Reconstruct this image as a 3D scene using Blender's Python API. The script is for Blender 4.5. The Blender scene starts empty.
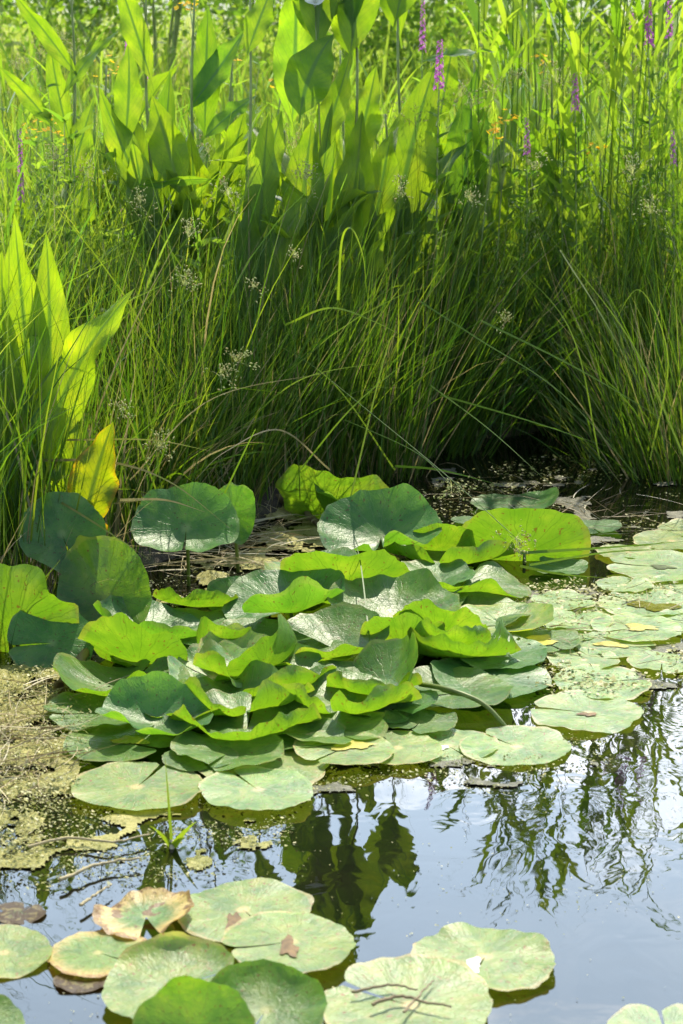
import bpy, math, random
import numpy as np
from mathutils import Vector, Matrix

SEED = 11
rng = np.random.default_rng(SEED)
random.seed(SEED)
PI = math.pi
R = math.radians
scene = bpy.context.scene
col = scene.collection

# ------------------------------------------------------------------ camera
CAM_H, PITCH, LENS = 1.4, 13.9, 70.0
F = 1024 * LENS / 36.0
cd = bpy.data.cameras.new('camera')
cam = bpy.data.objects.new('camera', cd)
col.objects.link(cam)
cam.location = (0, 0, CAM_H)
cam.rotation_euler = (R(90 - PITCH), 0, 0)
cd.sensor_fit = 'VERTICAL'
cd.sensor_height = 36
cd.lens = LENS
cd.clip_end = 3000
cd.dof.use_dof = True
cd.dof.focus_distance = 4.9
cd.dof.aperture_fstop = 8
scene.camera = cam
CP, SP = math.cos(R(PITCH)), math.sin(R(PITCH))


def ray(px, py):
    x = (px - 341.5) / F
    y = (512 - py) / F
    return np.array([x, CP + y * SP, -SP + y * CP])


def at(px, py, z=0.0):          # point of the picture on the level z
    d = ray(px, py)
    t = (z - CAM_H) / d[2]
    return np.array([0, 0, CAM_H]) + t * d


def atY(px, py, Y):             # point of the picture at the distance Y
    d = ray(px, py)
    return np.array([0, 0, CAM_H]) + d * (Y / d[1])


# ------------------------------------------------------------------ helpers
def tag(o, label=None, cat=None, group=None, kind=None):
    if label: o['label'] = label
    if cat: o['category'] = cat
    if group: o['group'] = group
    if kind: o['kind'] = kind
    return o


def empty(name, loc, label, cat, group=None):
    o = bpy.data.objects.new(name, None)
    col.objects.link(o)
    o.location = tuple(loc)
    o.empty_display_size = .05
    return tag(o, label, cat, group)


def mk(name, V, quads=None, tris=None, m=None, parent=None, rand=None, uv=None, smooth=True):
    V = np.asarray(V, dtype=np.float64)
    if parent is not None:
        V = V - np.array(parent.location)
    me = bpy.data.meshes.new(name)
    q = np.zeros((0, 4), int) if quads is None else np.asarray(quads, int).reshape(-1, 4)
    t = np.zeros((0, 3), int) if tris is None else np.asarray(tris, int).reshape(-1, 3)
    nl = q.size + t.size
    me.vertices.add(len(V))
    me.vertices.foreach_set('co', V.astype(np.float32).ravel())
    me.loops.add(nl)
    li = np.concatenate([q.ravel(), t.ravel()])
    me.loops.foreach_set('vertex_index', li.astype(np.int32))
    n = len(q) + len(t)
    me.polygons.add(n)
    ls = np.concatenate([np.arange(len(q)) * 4, q.size + np.arange(len(t)) * 3])
    me.polygons.foreach_set('loop_start', ls.astype(np.int32))
    if rand is not None:
        a = me.attributes.new('rand', 'FLOAT', 'POINT')
        a.data.foreach_set('value', np.asarray(rand, np.float32))
    if uv is not None:
        l = me.uv_layers.new(name='UVMap')
        l.data.foreach_set('uv', np.asarray(uv, np.float32)[li].ravel())
    me.update(calc_edges=True)
    me.polygons.foreach_set('use_smooth', np.full(n, smooth))
    if m is not None: me.materials.append(m)
    o = bpy.data.objects.new(name, me)
    col.objects.link(o)
    if parent is not None:
        o.parent = parent
    return o


class MB:                       # collects pieces of one mesh
    def __init__(s): s.V = []; s.Q = []; s.T = []; s.r = []; s.u = []; s.n = 0
    def add(s, V, Q=None, T=None, rand=0.5, uv=None):
        V = np.asarray(V, float).reshape(-1, 3)
        if Q is not None and len(Q): s.Q.append(np.asarray(Q, int).reshape(-1, 4) + s.n)
        if T is not None and len(T): s.T.append(np.asarray(T, int).reshape(-1, 3) + s.n)
        s.V.append(V); s.r.append(np.broadcast_to(np.asarray(rand, float), (len(V),)))
        s.u.append(np.zeros((len(V), 2)) if uv is None else np.asarray(uv, float))
        s.n += len(V)
        return s
    def build(s, name, m, parent=None, smooth=True):
        return mk(name, np.concatenate(s.V), np.concatenate(s.Q) if s.Q else None,
                  np.concatenate(s.T) if s.T else None, m, parent,
                  np.concatenate(s.r), np.concatenate(s.u), smooth)


def grid_quads(a, b, wrap=False):
    i, j = np.meshgrid(np.arange(a - 1), np.arange(b if wrap else b - 1), indexing='ij')
    j2 = (j + 1) % b
    return np.stack([i * b + j, i * b + j2, (i + 1) * b + j2, (i + 1) * b + j], -1).reshape(-1, 4)


def tube(path, rad, sides=7):
    P = np.asarray(path, float)
    n = len(P)
    rad = np.broadcast_to(np.asarray(rad, float), (n,))
    T = np.gradient(P, axis=0)
    T /= np.linalg.norm(T, axis=1)[:, None] + 1e-9
    ref = np.array([0.31, 0.95, 0.05]) if abs(T[0] @ np.array([0.31, 0.95, 0.05])) < .9 else np.array([1., 0, 0])
    A = np.cross(T, ref); A /= np.linalg.norm(A, axis=1)[:, None] + 1e-9
    B = np.cross(T, A)
    an = np.arange(sides) * 2 * PI / sides
    V = P[:, None] + rad[:, None, None] * (np.cos(an)[None, :, None] * A[:, None] + np.sin(an)[None, :, None] * B[:, None])
    V = np.concatenate([V.reshape(-1, 3), P[-1:]])
    Q = grid_quads(n, sides, True)
    k = (n - 1) * sides
    Tt = [[k + j, k + (j + 1) % sides, n * sides] for j in range(sides)]
    return V, Q, Tt


def bez(p0, p1, p2, n):
    t = np.linspace(0, 1, n)[:, None]
    return (1 - t) ** 2 * p0 + 2 * t * (1 - t) * p1 + t * t * p2


def spline(pts, n):             # smooth path through points
    P = np.asarray(pts, float)
    m = len(P)
    Pe = np.vstack([2 * P[0] - P[1], P, 2 * P[-1] - P[-2]])
    out = []
    for s in np.linspace(0, m - 1 - 1e-6, n):
        i = int(s); t = s - i
        a, b, c, d = Pe[i], Pe[i + 1], Pe[i + 2], Pe[i + 3]
        out.append(.5 * (2 * b + (c - a) * t + (2 * a - 5 * b + 4 * c - d) * t * t + (3 * b - a - 3 * c + d) * t ** 3))
    return np.array(out)


_perm = np.random.default_rng(5).random((64, 64))


def vnoise(x, y):
    xi = np.floor(x).astype(int); yi = np.floor(y).astype(int)
    fx = x - xi; fy = y - yi
    fx = fx * fx * (3 - 2 * fx); fy = fy * fy * (3 - 2 * fy)
    g = lambda a, b: _perm[a % 64, b % 64]
    return (g(xi, yi) * (1 - fx) + g(xi + 1, yi) * fx) * (1 - fy) + (g(xi, yi + 1) * (1 - fx) + g(xi + 1, yi + 1) * fx) * fy


def fbm(x, y, o=4):
    s = 0; a = .5
    for k in range(o):
        s = s + a * vnoise(x * 2 ** k + 7.3 * k, y * 2 ** k + 3.1 * k); a *= .5
    return s / (1 - .5 ** o)


# ------------------------------------------------------------------ materials
class NT:
    def __init__(s, tree): s.t = tree
    def n(s, typ, **kw):
        nd = s.t.nodes.new(typ)
        for k, v in kw.items():
            if k == 'ins':
                for a, b in v.items(): s.put(nd, a, b)
            else: setattr(nd, k, v)
        return nd
    def put(s, nd, a, b):
        i = nd.inputs[a]
        if hasattr(b, 'is_output'): s.t.links.new(b, i)
        elif isinstance(b, bpy.types.Node): s.t.links.new(b.outputs[0], i)
        else:
            if hasattr(i.default_value, '__len__') and not hasattr(b, '__len__'): b = (b,) * len(i.default_value)
            if hasattr(i.default_value, '__len__') and len(i.default_value) == 4 and len(b) == 3: b = (*b, 1)
            i.default_value = b
    def math(s, op, a, b=0.0, c=None, clamp=False):
        nd = s.n('ShaderNodeMath', operation=op, use_clamp=clamp)
        s.put(nd, 0, a); s.put(nd, 1, b)
        if c is not None: s.put(nd, 2, c)
        return nd.outputs[0]
    def mix(s, f, a, b, blend='MIX'):
        nd = s.n('ShaderNodeMix', data_type='RGBA', blend_type=blend)
        s.put(nd, 0, f); s.put(nd, 6, a); s.put(nd, 7, b)
        return nd.outputs[2]
    def ramp(s, f, stops, interp='LINEAR'):
        nd = s.n('ShaderNodeValToRGB')
        nd.color_ramp.interpolation = interp
        e = nd.color_ramp.elements
        while len(e) < len(stops): e.new(.5)
        for k, (p, c) in enumerate(stops):
            e[k].position = p
            e[k].color = (*c, 1) if hasattr(c, '__len__') else (c, c, c, 1)
        s.put(nd, 0, f)
        return nd.outputs[0]
    def noise(s, vec, scale, detail=3, rough=.55, dist=0.0):
        nd = s.n('ShaderNodeTexNoise')
        if vec is not None: s.put(nd, 'Vector', vec)
        s.put(nd, 'Scale', scale); s.put(nd, 'Detail', detail); s.put(nd, 'Roughness', rough); s.put(nd, 'Distortion', dist)
        return nd.outputs[0]
    def sstep(s, x, a, b):
        nd = s.n('ShaderNodeMapRange', interpolation_type='SMOOTHSTEP')
        s.put(nd, 0, x); s.put(nd, 1, a); s.put(nd, 2, b)
        return nd.outputs[0]


def newmat(name):
    m = bpy.data.materials.new(name)
    m.use_nodes = True
    m.node_tree.nodes.clear()
    T = NT(m.node_tree)
    out = T.n('ShaderNodeOutputMaterial')
    return m, T, out


def two_sided(T, out, top, under, trans, tw, rough, spec=.5, normal=None, coat=0.0):
    geo = T.n('ShaderNodeNewGeometry')
    base = T.mix(geo.outputs['Backfacing'], top, under) if under is not None else top
    p = T.n('ShaderNodeBsdfPrincipled')
    T.put(p, 'Base Color', base); T.put(p, 'Roughness', rough); T.put(p, 'Specular IOR Level', spec)
    if coat: T.put(p, 'Coat Weight', coat); T.put(p, 'Coat Roughness', .25)
    tr = T.n('ShaderNodeBsdfTranslucent'); T.put(tr, 'Color', trans)
    if normal is not None:
        T.put(p, 'Normal', normal); T.put(tr, 'Normal', normal)
    mx = T.n('ShaderNodeMixShader'); T.put(mx, 0, tw); T.put(mx, 1, p); T.put(mx, 2, tr)
    T.put(out, 'Surface', mx)


def blade_mat(name, refl, trans, tw=.45, rough=.4, spec=.4):
    """thin leaves; refl / trans = colour ramps over the per-blade value 'rand'"""
    m, T, out = newmat(name)
    at_ = T.n('ShaderNodeAttribute', attribute_name='rand')
    r = at_.outputs['Fac']
    tc = T.n('ShaderNodeTexCoord')
    nz = T.noise(tc.outputs['Object'], 22, 2)
    r2 = T.math('ADD', r, T.math('MULTIPLY', T.math('SUBTRACT', nz, .5), .25), clamp=True)
    two_sided(T, out, T.ramp(r2, refl), None, T.ramp(r2, trans), tw, rough, spec)
    return m


def plain_mat(name, c, rough=.6, spec=.3, var=.3, scale=30, tr=None, tw=.35):
    m, T, out = newmat(name)
    tc = T.n('ShaderNodeTexCoord')
    nz = T.noise(tc.outputs['Object'], scale, 4)
    dark = tuple(x * (1 - var) for x in c); lite = tuple(min(1, x * (1 + var)) for x in c)
    cc = T.ramp(nz, [(.3, dark), (.7, lite)])
    if tr:
        two_sided(T, out, cc, None, tr, tw, rough, spec)
    else:
        p = T.n('ShaderNodeBsdfPrincipled')
        T.put(p, 'Base Color', cc); T.put(p, 'Roughness', rough); T.put(p, 'Specular IOR Level', spec)
        T.put(out, 'Surface', p)
    return m


def pad_mat():
    """water-lily leaf: UV holds the leaf plane (centre .5,.5); Object colour = tint, its alpha = age"""
    m, T, out = newmat('lily_leaf')
    uv = T.n('ShaderNodeUVMap')
    v = T.n('ShaderNodeVectorMath', operation='SUBTRACT'); T.put(v, 0, uv.outputs[0]); T.put(v, 1, (.5, .5, 0))
    sx = T.n('ShaderNodeSeparateXYZ'); T.put(sx, 0, v.outputs[0])
    ang = T.math('ARCTAN2', sx.outputs[1], sx.outputs[0])
    ln = T.n('ShaderNodeVectorMath', operation='LENGTH'); T.put(ln, 0, v.outputs[0])
    r = T.math('MULTIPLY', ln.outputs['Value'], 2.0)
    oi = T.n('ShaderNodeObjectInfo')
    rnd = oi.outputs['Random']
    cc = T.n('ShaderNodeCombineXYZ'); T.put(cc, 2, T.math('MULTIPLY', rnd, 37.0))
    vv = T.n('ShaderNodeVectorMath', operation='ADD'); T.put(vv, 0, v.outputs[0]); T.put(vv, 1, cc.outputs[0])
    P = vv.outputs[0]
    n_big = T.noise(P, 5, 3, .6, .4)
    n_mid = T.noise(P, 18, 4, .65)
    n_fine = T.noise(P, 70, 3, .6)
    n_spot = T.noise(P, 30, 2, .5)
    # radial veins, forking towards the rim
    wob = T.math('MULTIPLY', T.math('SUBTRACT', n_big, .5), .35)
    a2 = T.math('ADD', ang, wob)
    s1 = T.math('MULTIPLY', T.math('ABSOLUTE', T.math('SINE', T.math('MULTIPLY', a2, 9.0))), T.math('MULTIPLY_ADD', r, .75, .25))
    v1 = T.math('SUBTRACT', 1.0, T.sstep(s1, .015, .1))
    s2 = T.math('MULTIPLY', T.math('ABSOLUTE', T.math('COSINE', T.math('MULTIPLY', a2, 18.0))), r)
    v2 = T.math('MULTIPLY', T.math('SUBTRACT', 1.0, T.sstep(s2, .02, .18)), T.sstep(r, .45, .75))
    vein = T.math('MAXIMUM', v1, T.math('MULTIPLY', v2, .6))
    vein = T.math('MULTIPLY', vein, T.math('SUBTRACT', 1.0, T.math('MULTIPLY', r, .45)))
    vein = T.math('MULTIPLY', vein, T.sstep(r, .06, .22))
    hub = T.math('SUBTRACT', 1.0, T.sstep(r, .03, .16))
    veinb = T.math('MULTIPLY', vein, T.sstep(r, .15, .5))
    age = oi.outputs['Alpha']
    tint = oi.outputs['Color']
    top = T.ramp(n_big, [(.3, (.055, .155, .036)), (.55, (.09, .205, .042)), (.75, (.135, .23, .048))])
    top = T.mix(T.math('MULTIPLY', vein, .85), top, (.2, .28, .09))
    top = T.mix(T.math('MULTIPLY', T.sstep(n_mid, .5, .72), .5), top, (.17, .2, .07))
    top = T.mix(T.math('MULTIPLY', T.sstep(n_big, .52, .34), .3), top, (.03, .1, .03))
    top = T.mix(T.math('MULTIPLY', hub, .7), top, (.3, .34, .12))
    under = T.ramp(n_big, [(.3, (.08, .19, .03)), (.7, (.12, .25, .04))])
    under = T.mix(T.math('MULTIPLY', vein, .8), under, (.06, .12, .02))
    trans = T.ramp(n_big, [(.3, (.135, .31, .009)), (.55, (.2, .385, .012)), (.75, (.31, .455, .02))])
    trans = T.mix(T.math('MULTIPLY', vein, .75), trans, (.08, .2, .008))
    # age: yellowing from the rim, brown rim, dead patches, specks
    ragg = T.math('ADD', r, T.math('MULTIPLY', T.math('SUBTRACT', n_mid, .5), .5))
    yel = T.math('MULTIPLY', T.sstep(T.math('ADD', ragg, T.math('MULTIPLY', age, .8)), .85, 1.35), T.sstep(age, .1, .5))
    top = T.mix(yel, top, (.42, .37, .14)); under = T.mix(yel, under, (.42, .36, .07)); trans = T.mix(yel, trans, (.55, .45, .04))
    rim = T.math('MULTIPLY', T.sstep(T.math('ADD', ragg, T.math('MULTIPLY', age, .22)), .98, 1.1), T.sstep(age, .03, .35))
    dead = T.math('MULTIPLY', T.sstep(T.math('ADD', n_big, T.math('MULTIPLY', age, .3)), .72, .8), T.sstep(age, .3, .7))
    bad = T.math('MAXIMUM', T.math('MULTIPLY', rim, .8), dead)
    spot = T.math('MULTIPLY', T.sstep(n_spot, .645, .7), .8)
    bad = T.math('MAXIMUM', bad, spot)
    brown = T.ramp(n_mid, [(.3, (.06, .035, .012)), (.7, (.17, .1, .035))])
    top = T.mix(bad, top, brown); under = T.mix(bad, under, brown)
    trans = T.mix(bad, trans, (.16, .09, .015))
    lip = T.math('MULTIPLY', T.sstep(T.math('ADD', r, T.math('MULTIPLY', T.math('SUBTRACT', n_fine, .5), .06)), .98, 1.0), .22)
    top = T.mix(lip, top, (.36, .33, .15)); trans = T.mix(lip, trans, (.45, .4, .08))
    # dried bloom of silt and pollen on the upper face
    silt = T.math('MULTIPLY', T.sstep(T.math('ADD', n_fine, T.math('MULTIPLY', n_mid, .8)), .95, 1.3), .24)
    top = T.mix(silt, top, (.36, .36, .27))
    top = T.mix(1.0, top, tint, 'MULTIPLY'); under = T.mix(1.0, under, tint, 'MULTIPLY'); trans = T.mix(1.0, trans, tint, 'MULTIPLY')
    bmp = T.n('ShaderNodeBump'); T.put(bmp, 'Strength', .55); T.put(bmp, 'Distance', .004)
    h = T.math('ADD', T.math('MULTIPLY', veinb, -.4), T.math('ADD', T.math('MULTIPLY', n_mid, .9), T.math('MULTIPLY', n_fine, .25)))
    T.put(bmp, 'Height', h)
    rough = T.math('ADD', .27, T.math('MULTIPLY', n_mid, .24))
    two_sided(T, out, top, under, trans, .42, rough, .46, bmp.outputs[0])
    return m


M = {}
M['pad'] = pad_mat()
M['stalk'] = plain_mat('lily_stalk', (.14, .19, .04), .45, .4, .35, 25, (.2, .28, .03), .25)
g0, g1 = (.022, .055, .012), (.06, .12, .02)
M['rush'] = blade_mat('rush_blades', [(0, (.024, .062, .01)), (.55, (.058, .125, .018)), (.85, (.1, .165, .03)), (.93, (.28, .24, .11)), (1, (.36, .31, .17))],
                      [(0, (.05, .17, .006)), (.55, (.18, .33, .008)), (.85, (.33, .44, .015)), (.93, (.3, .25, .08)), (1, (.36, .3, .12))], .42, .45, .35)
M['meadow'] = blade_mat('meadow_grass', [(0, (.05, .12, .02)), (.5, (.09, .17, .03)), (.85, (.16, .22, .05)), (1, (.42, .38, .2))],
                        [(0, (.16, .32, .008)), (.5, (.34, .49, .015)), (.85, (.52, .58, .05)), (1, (.5, .46, .2))], .5, .4, .4)
M['reed'] = blade_mat('reed_leaves', [(0, (.05, .12, .02)), (1, (.12, .2, .035))], [(0, (.2, .4, .01)), (1, (.42, .56, .025))], .5, .38, .45)
M['head'] = blade_mat('rush_spikelets', [(0, (.3, .36, .14)), (.7, (.45, .46, .22)), (1, (.4, .3, .13))], [(0, (.45, .52, .15)), (1, (.6, .55, .22))], .35, .6, .2)


def dock_mat():
    m, T, out = newmat('dock_leaf')
    uv = T.n('ShaderNodeUVMap')
    sx = T.n('ShaderNodeSeparateXYZ'); T.put(sx, 0, uv.outputs[0])
    u = T.math('ABSOLUTE', T.math('SUBTRACT', sx.outputs[0], .5))
    oi = T.n('ShaderNodeObjectInfo')
    cc = T.n('ShaderNodeCombineXYZ'); T.put(cc, 0, sx.outputs[0]); T.put(cc, 1, T.math('MULTIPLY', sx.outputs[1], 3.0)); T.put(cc, 2, T.math('MULTIPLY', oi.outputs['Random'], 31.0))
    nb = T.noise(cc.outputs[0], 2.2, 3, .6); nf = T.noise(cc.outputs[0], 14, 3, .6)
    mid = T.math('SUBTRACT', 1.0, T.sstep(u, .02, .075))
    lat = T.math('ABSOLUTE', T.math('SINE', T.math('ADD', T.math('MULTIPLY', sx.outputs[1], 50.0), T.math('ADD', T.math('MULTIPLY', u, -22.0), T.math('MULTIPLY', nb, 3.0)))))
    lv = T.math('MULTIPLY', T.math('SUBTRACT', 1.0, T.sstep(lat, .03, .3)), .5)
    vein = T.math('MAXIMUM', mid, lv)
    top = T.ramp(nb, [(.3, (.04, .11, .028)), (.7, (.075, .16, .04))])
    top = T.mix(T.math('MULTIPLY', vein, .7), top, (.19, .26, .1))
    under = T.mix(T.math('MULTIPLY', vein, .4), (.1, .18, .06), (.19, .25, .1))
    trans = T.ramp(nb, [(.25, (.17, .33, .006)), (.55, (.29, .44, .008)), (.8, (.44, .53, .014))])
    trans = T.mix(T.math('MULTIPLY', vein, .95), trans, (.07, .17, .008))
    age = oi.outputs['Alpha']
    ed = T.math('MULTIPLY', T.sstep(T.math('ADD', T.math('ADD', u, T.math('MULTIPLY', nf, .25)), T.math('MULTIPLY', age, .3)), .55, .75), T.sstep(age, .05, .4))
    top = T.mix(ed, top, (.32, .13, .03)); under = T.mix(ed, under, (.3, .13, .03)); trans = T.mix(ed, trans, (.55, .2, .02))
    sp = T.sstep(nf, .7, .74)
    trans = T.mix(T.math('MULTIPLY', sp, .6), trans, (.2, .14, .02))
    tint = oi.outputs['Color']
    top = T.mix(1.0, top, tint, 'MULTIPLY'); under = T.mix(1.0, under, tint, 'MULTIPLY'); trans = T.mix(1.0, trans, tint, 'MULTIPLY')
    bmp = T.n('ShaderNodeBump'); T.put(bmp, 'Strength', .5); T.put(bmp, 'Distance', .0017)
    T.put(bmp, 'Height', T.math('ADD', T.math('MULTIPLY', vein, -.6), T.math('MULTIPLY', nf, .6)))
    two_sided(T, out, top, under, trans, .5, .46, .25, bmp.outputs[0])
    return m


M['dock'] = dock_mat()
M['dockstem'] = plain_mat('dock_stem', (.2, .26, .08), .5, .4, .4, 20)
M['forb'] = blade_mat('forb_leaves', [(0, (.05, .11, .03)), (1, (.1, .17, .05))], [(0, (.2, .42, .02)), (1, (.4, .56, .04))], .48, .65, .2)
M['purple'] = blade_mat('purple_petals', [(0, (.32, .07, .32)), (1, (.55, .17, .5))], [(0, (.42, .07, .44)), (1, (.68, .22, .63))], .45, .6, .2)
M['yellow'] = blade_mat('yellow_petals', [(0, (.75, .4, .01)), (1, (.85, .6, .03))], [(0, (.8, .42, .01)), (1, (.9, .65, .04))], .4, .6, .2)
M['olive'] = plain_mat('olive_puddle', (.13, .13, .02), .12, .5, .3, 40)
M['stain'] = plain_mat('yellow_stain', (.34, .3, .04), .35, .4, .3, 60)
M['dark'] = plain_mat('dark_stain', (.07, .09, .03), .3, .4, .4, 60)
M['browns'] = plain_mat('brown_tear', (.13, .08, .03), .6, .2, .5, 90)
M['white'] = plain_mat('white_petals', (.8, .8, .76), .6, .2, .05, 20, (.75, .75, .68), .4)
M['straw'] = blade_mat('dead_straw', [(0, (.2, .15, .08)), (.6, (.42, .36, .2)), (1, (.6, .56, .42))], [(0, (.2, .15, .06)), (1, (.5, .45, .25))], .25, .6, .3)


def algae_mat(name, a, b, c):
    m, T, out = newmat(name)
    tc = T.n('ShaderNodeTexCoord')
    n1 = T.noise(tc.outputs['Object'], 14, 5, .7); n2 = T.noise(tc.outputs['Object'], 170, 5, .75)
    x = T.math('ADD', T.math('MULTIPLY', n1, .55), T.math('MULTIPLY', n2, .45))
    cc = T.ramp(x, [(.33, a), (.5, b), (.64, c)])
    bmp = T.n('ShaderNodeBump'); T.put(bmp, 'Strength', .9); T.put(bmp, 'Distance', .008); T.put(bmp, 'Height', n2)
    p = T.n('ShaderNodeBsdfPrincipled')
    T.put(p, 'Base Color', cc); T.put(p, 'Roughness', T.ramp(n1, [(.35, .2), (.6, .8)])); T.put(p, 'Normal', bmp.outputs[0])
    T.put(out, 'Surface', p)
    return m


M['algae'] = algae_mat('algae_mat', (.08, .09, .014), (.31, .3, .07), (.52, .47, .19))
M['scum'] = algae_mat('scum', (.05, .05, .025), (.12, .12, .075), (.3, .29, .21))


def fleck_mat():
    return blade_mat('floating_bits', [(0, (.05, .075, .012)), (.35, (.15, .18, .03)), (.65, (.28, .28, .07)), (.9, (.38, .36, .13)), (1, (.5, .47, .28))],
                     [(0, (.1, .16, .01)), (.5, (.3, .3, .06)), (1, (.4, .38, .2))], .25, .5, .4)


M['fleck'] = fleck_mat()


def mud_mat():
    m, T, out = newmat('bank_soil')
    tc = T.n('ShaderNodeTexCoord')
    n1 = T.noise(tc.outputs['Object'], 2.5, 5, .6); n2 = T.noise(tc.outputs['Object'], 40, 5, .7)
    base = T.ramp(n2, [(.3, (.02, .015, .008)), (.55, (.055, .042, .022)), (.75, (.12, .1, .055))])
    moss = T.ramp(n2, [(.3, (.03, .05, .008)), (.7, (.12, .15, .025))])
    cc = T.mix(T.sstep(n1, .42, .6), base, moss)
    # the meadow away from the water is turf
    sx = T.n('ShaderNodeSeparateXYZ'); T.put(sx, 0, tc.outputs['Object'])
    n3 = T.noise(tc.outputs['Object'], .35, 4, .6)
    turf = T.ramp(T.math('ADD', T.math('MULTIPLY', n3, .6), T.math('MULTIPLY', n2, .4)), [(.35, (.04, .06, .015)), (.55, (.09, .11, .03)), (.7, (.17, .16, .08))])
    cc = T.mix(T.sstep(sx.outputs[1], 7.5, 9.5), cc, turf)
    bmp = T.n('ShaderNodeBump'); T.put(bmp, 'Strength', 1.0); T.put(bmp, 'Distance', .02); T.put(bmp, 'Height', n2)
    p = T.n('ShaderNodeBsdfPrincipled')
    T.put(p, 'Base Color', cc); T.put(p, 'Roughness', .75); T.put(p, 'Normal', bmp.outputs[0])
    T.put(out, 'Surface', p)
    return m


M['soil'] = mud_mat()


def water_mat():
    m, T, out = newmat('pond_water')
    tc = T.n('ShaderNodeTexCoord')
    mp = T.n('ShaderNodeMapping'); T.put(mp, 'Vector', tc.outputs['Object']); T.put(mp, 'Scale', (1.0, .75, 1))
    n1 = T.noise(mp.outputs[0], 3.0, 1, .4, .6)
    n2 = T.noise(mp.outputs[0], 11, 2, .5, .8)
    n3 = T.noise(mp.outputs[0], 38, 2, .5, .3)
    patch = T.sstep(T.noise(tc.outputs['Object'], 1.7, 2), .42, .66)
    h = T.math('ADD', T.math('MULTIPLY', n1, 1.0), T.math('MULTIPLY', n2, .33))
    h = T.math('ADD', h, T.math('MULTIPLY', T.math('MULTIPLY', n3, patch), .07))
    bmp = T.n('ShaderNodeBump'); T.put(bmp, 'Strength', 1.0); T.put(bmp, 'Distance', .0017); T.put(bmp, 'Height', h)
    p = T.n('ShaderNodeBsdfPrincipled')
    silt = T.ramp(T.noise(tc.outputs['Object'], 4, 4), [(.35, (.003, .004, .002)), (.7, (.009, .009, .004))])
    T.put(p, 'Base Color', silt); T.put(p, 'Roughness', .015); T.put(p, 'IOR', 1.47); T.put(p, 'Normal', bmp.outputs[0])
    T.put(out, 'Surface', p)
    return m


M['water'] = water_mat()

# ------------------------------------------------------------------ light and sky
SUN_EL, SUN_AZ = 53.0, 14.0        # az from +Y towards +X
world = bpy.data.worlds.new('World'); scene.world = world
world.use_nodes = True
W = NT(world.node_tree)
world.node_tree.nodes.clear()
sky = W.n('ShaderNodeTexSky', sky_type='NISHITA', sun_disc=False, sun_elevation=R(SUN_EL), sun_rotation=R(SUN_AZ), altitude=100, air_density=1.0, dust_density=1.2, ozone_density=1.2)
HAZE = (17.0, 21.5, 27.0)
CLOUD = (36.0, 37.5, 40.0)
tc = W.n('ShaderNodeTexCoord')
sx = W.n('ShaderNodeSeparateXYZ'); W.put(sx, 0, tc.outputs['Generated'])
zz = W.math('MAXIMUM', sx.outputs[2], .06)
cx = W.n('ShaderNodeCombineXYZ'); W.put(cx, 0, W.math('DIVIDE', sx.outputs[0], zz)); W.put(cx, 1, W.math('DIVIDE', sx.outputs[1], zz)); W.put(cx, 2, 3.7)
cn = W.noise(cx.outputs[0], 1.1, 6, .55, .6)
# bright thin haze on the sunward side, with whiter clouds in it
sunward = W.math('MULTIPLY', W.sstep(sx.outputs[1], .15, .75), W.math('SUBTRACT', 1.0, W.sstep(sx.outputs[2], .47, .66)))
low = W.math('SUBTRACT', 1.0, W.sstep(sx.outputs[2], .33, .46))
hazec = W.mix(W.math('MULTIPLY', sunward, .92), sky.outputs[0], HAZE)
cf = W.math('ADD', cn, W.math('MULTIPLY', low, .16))
cloud = W.math('MULTIPLY', W.sstep(cf, .47, .7), W.math('ADD', .12, W.math('MULTIPLY', sunward, .8)))
mixc = W.mix(cloud, hazec, CLOUD)
bg = W.n('ShaderNodeBackground'); W.put(bg, 0, mixc); W.put(bg, 1, .14)
wo = W.n('ShaderNodeOutputWorld'); W.put(wo, 'Surface', bg.outputs[0])
sd = bpy.data.lights.new('sun', 'SUN')
sun = bpy.data.objects.new('sun', sd); col.objects.link(sun)
sd.energy = 5.0; sd.angle = R(.53); sd.color = (1, .91, .74)
dv = Vector((math.sin(R(SUN_AZ)) * math.cos(R(SUN_EL)), math.cos(R(SUN_AZ)) * math.cos(R(SUN_EL)), math.sin(R(SUN_EL))))
sun.rotation_euler = dv.to_track_quat('Z', 'Y').to_euler()
sun.location = dv * 20
vs = scene.view_settings
vs.view_transform = 'Standard'; vs.look = 'None'; vs.gamma = 1; vs.use_curve_mapping = False
vs.exposure = 0.75
scene.cycles.use_denoising = True
try: scene.cycles.denoiser = 'OPENIMAGEDENOISE'
except Exception: pass
scene.cycles.max_bounces = 8; scene.cycles.diffuse_bounces = 3; scene.cycles.glossy_bounces = 3
scene.cycles.transmission_bounces = 4; scene.cycles.transparent_max_bounces = 4
scene.cycles.caustics_reflective = False; scene.cycles.caustics_refractive = False
scene.cycles.sample_clamp_indirect = 6

# ------------------------------------------------------------------ ground and water
edge_px = [(-900, 1150), (-420, 900), (-150, 740), (0, 640), (60, 606), (150, 566), (230, 536), (300, 508), (360, 486), (420, 466), (460, 442), (560, 428), (620, 452), (700, 468), (900, 470), (1500, 480)]
EDGE = np.array([at(*p)[:2] for p in edge_px])
EDGE = EDGE[np.argsort(EDGE[:, 0])]
EDGE = np.vstack([[-14, -6], [-6, -2], EDGE, [8, 5.0], [14, -6]])


def bank_y(x):
    return np.interp(x, EDGE[:, 0], EDGE[:, 1])


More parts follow.
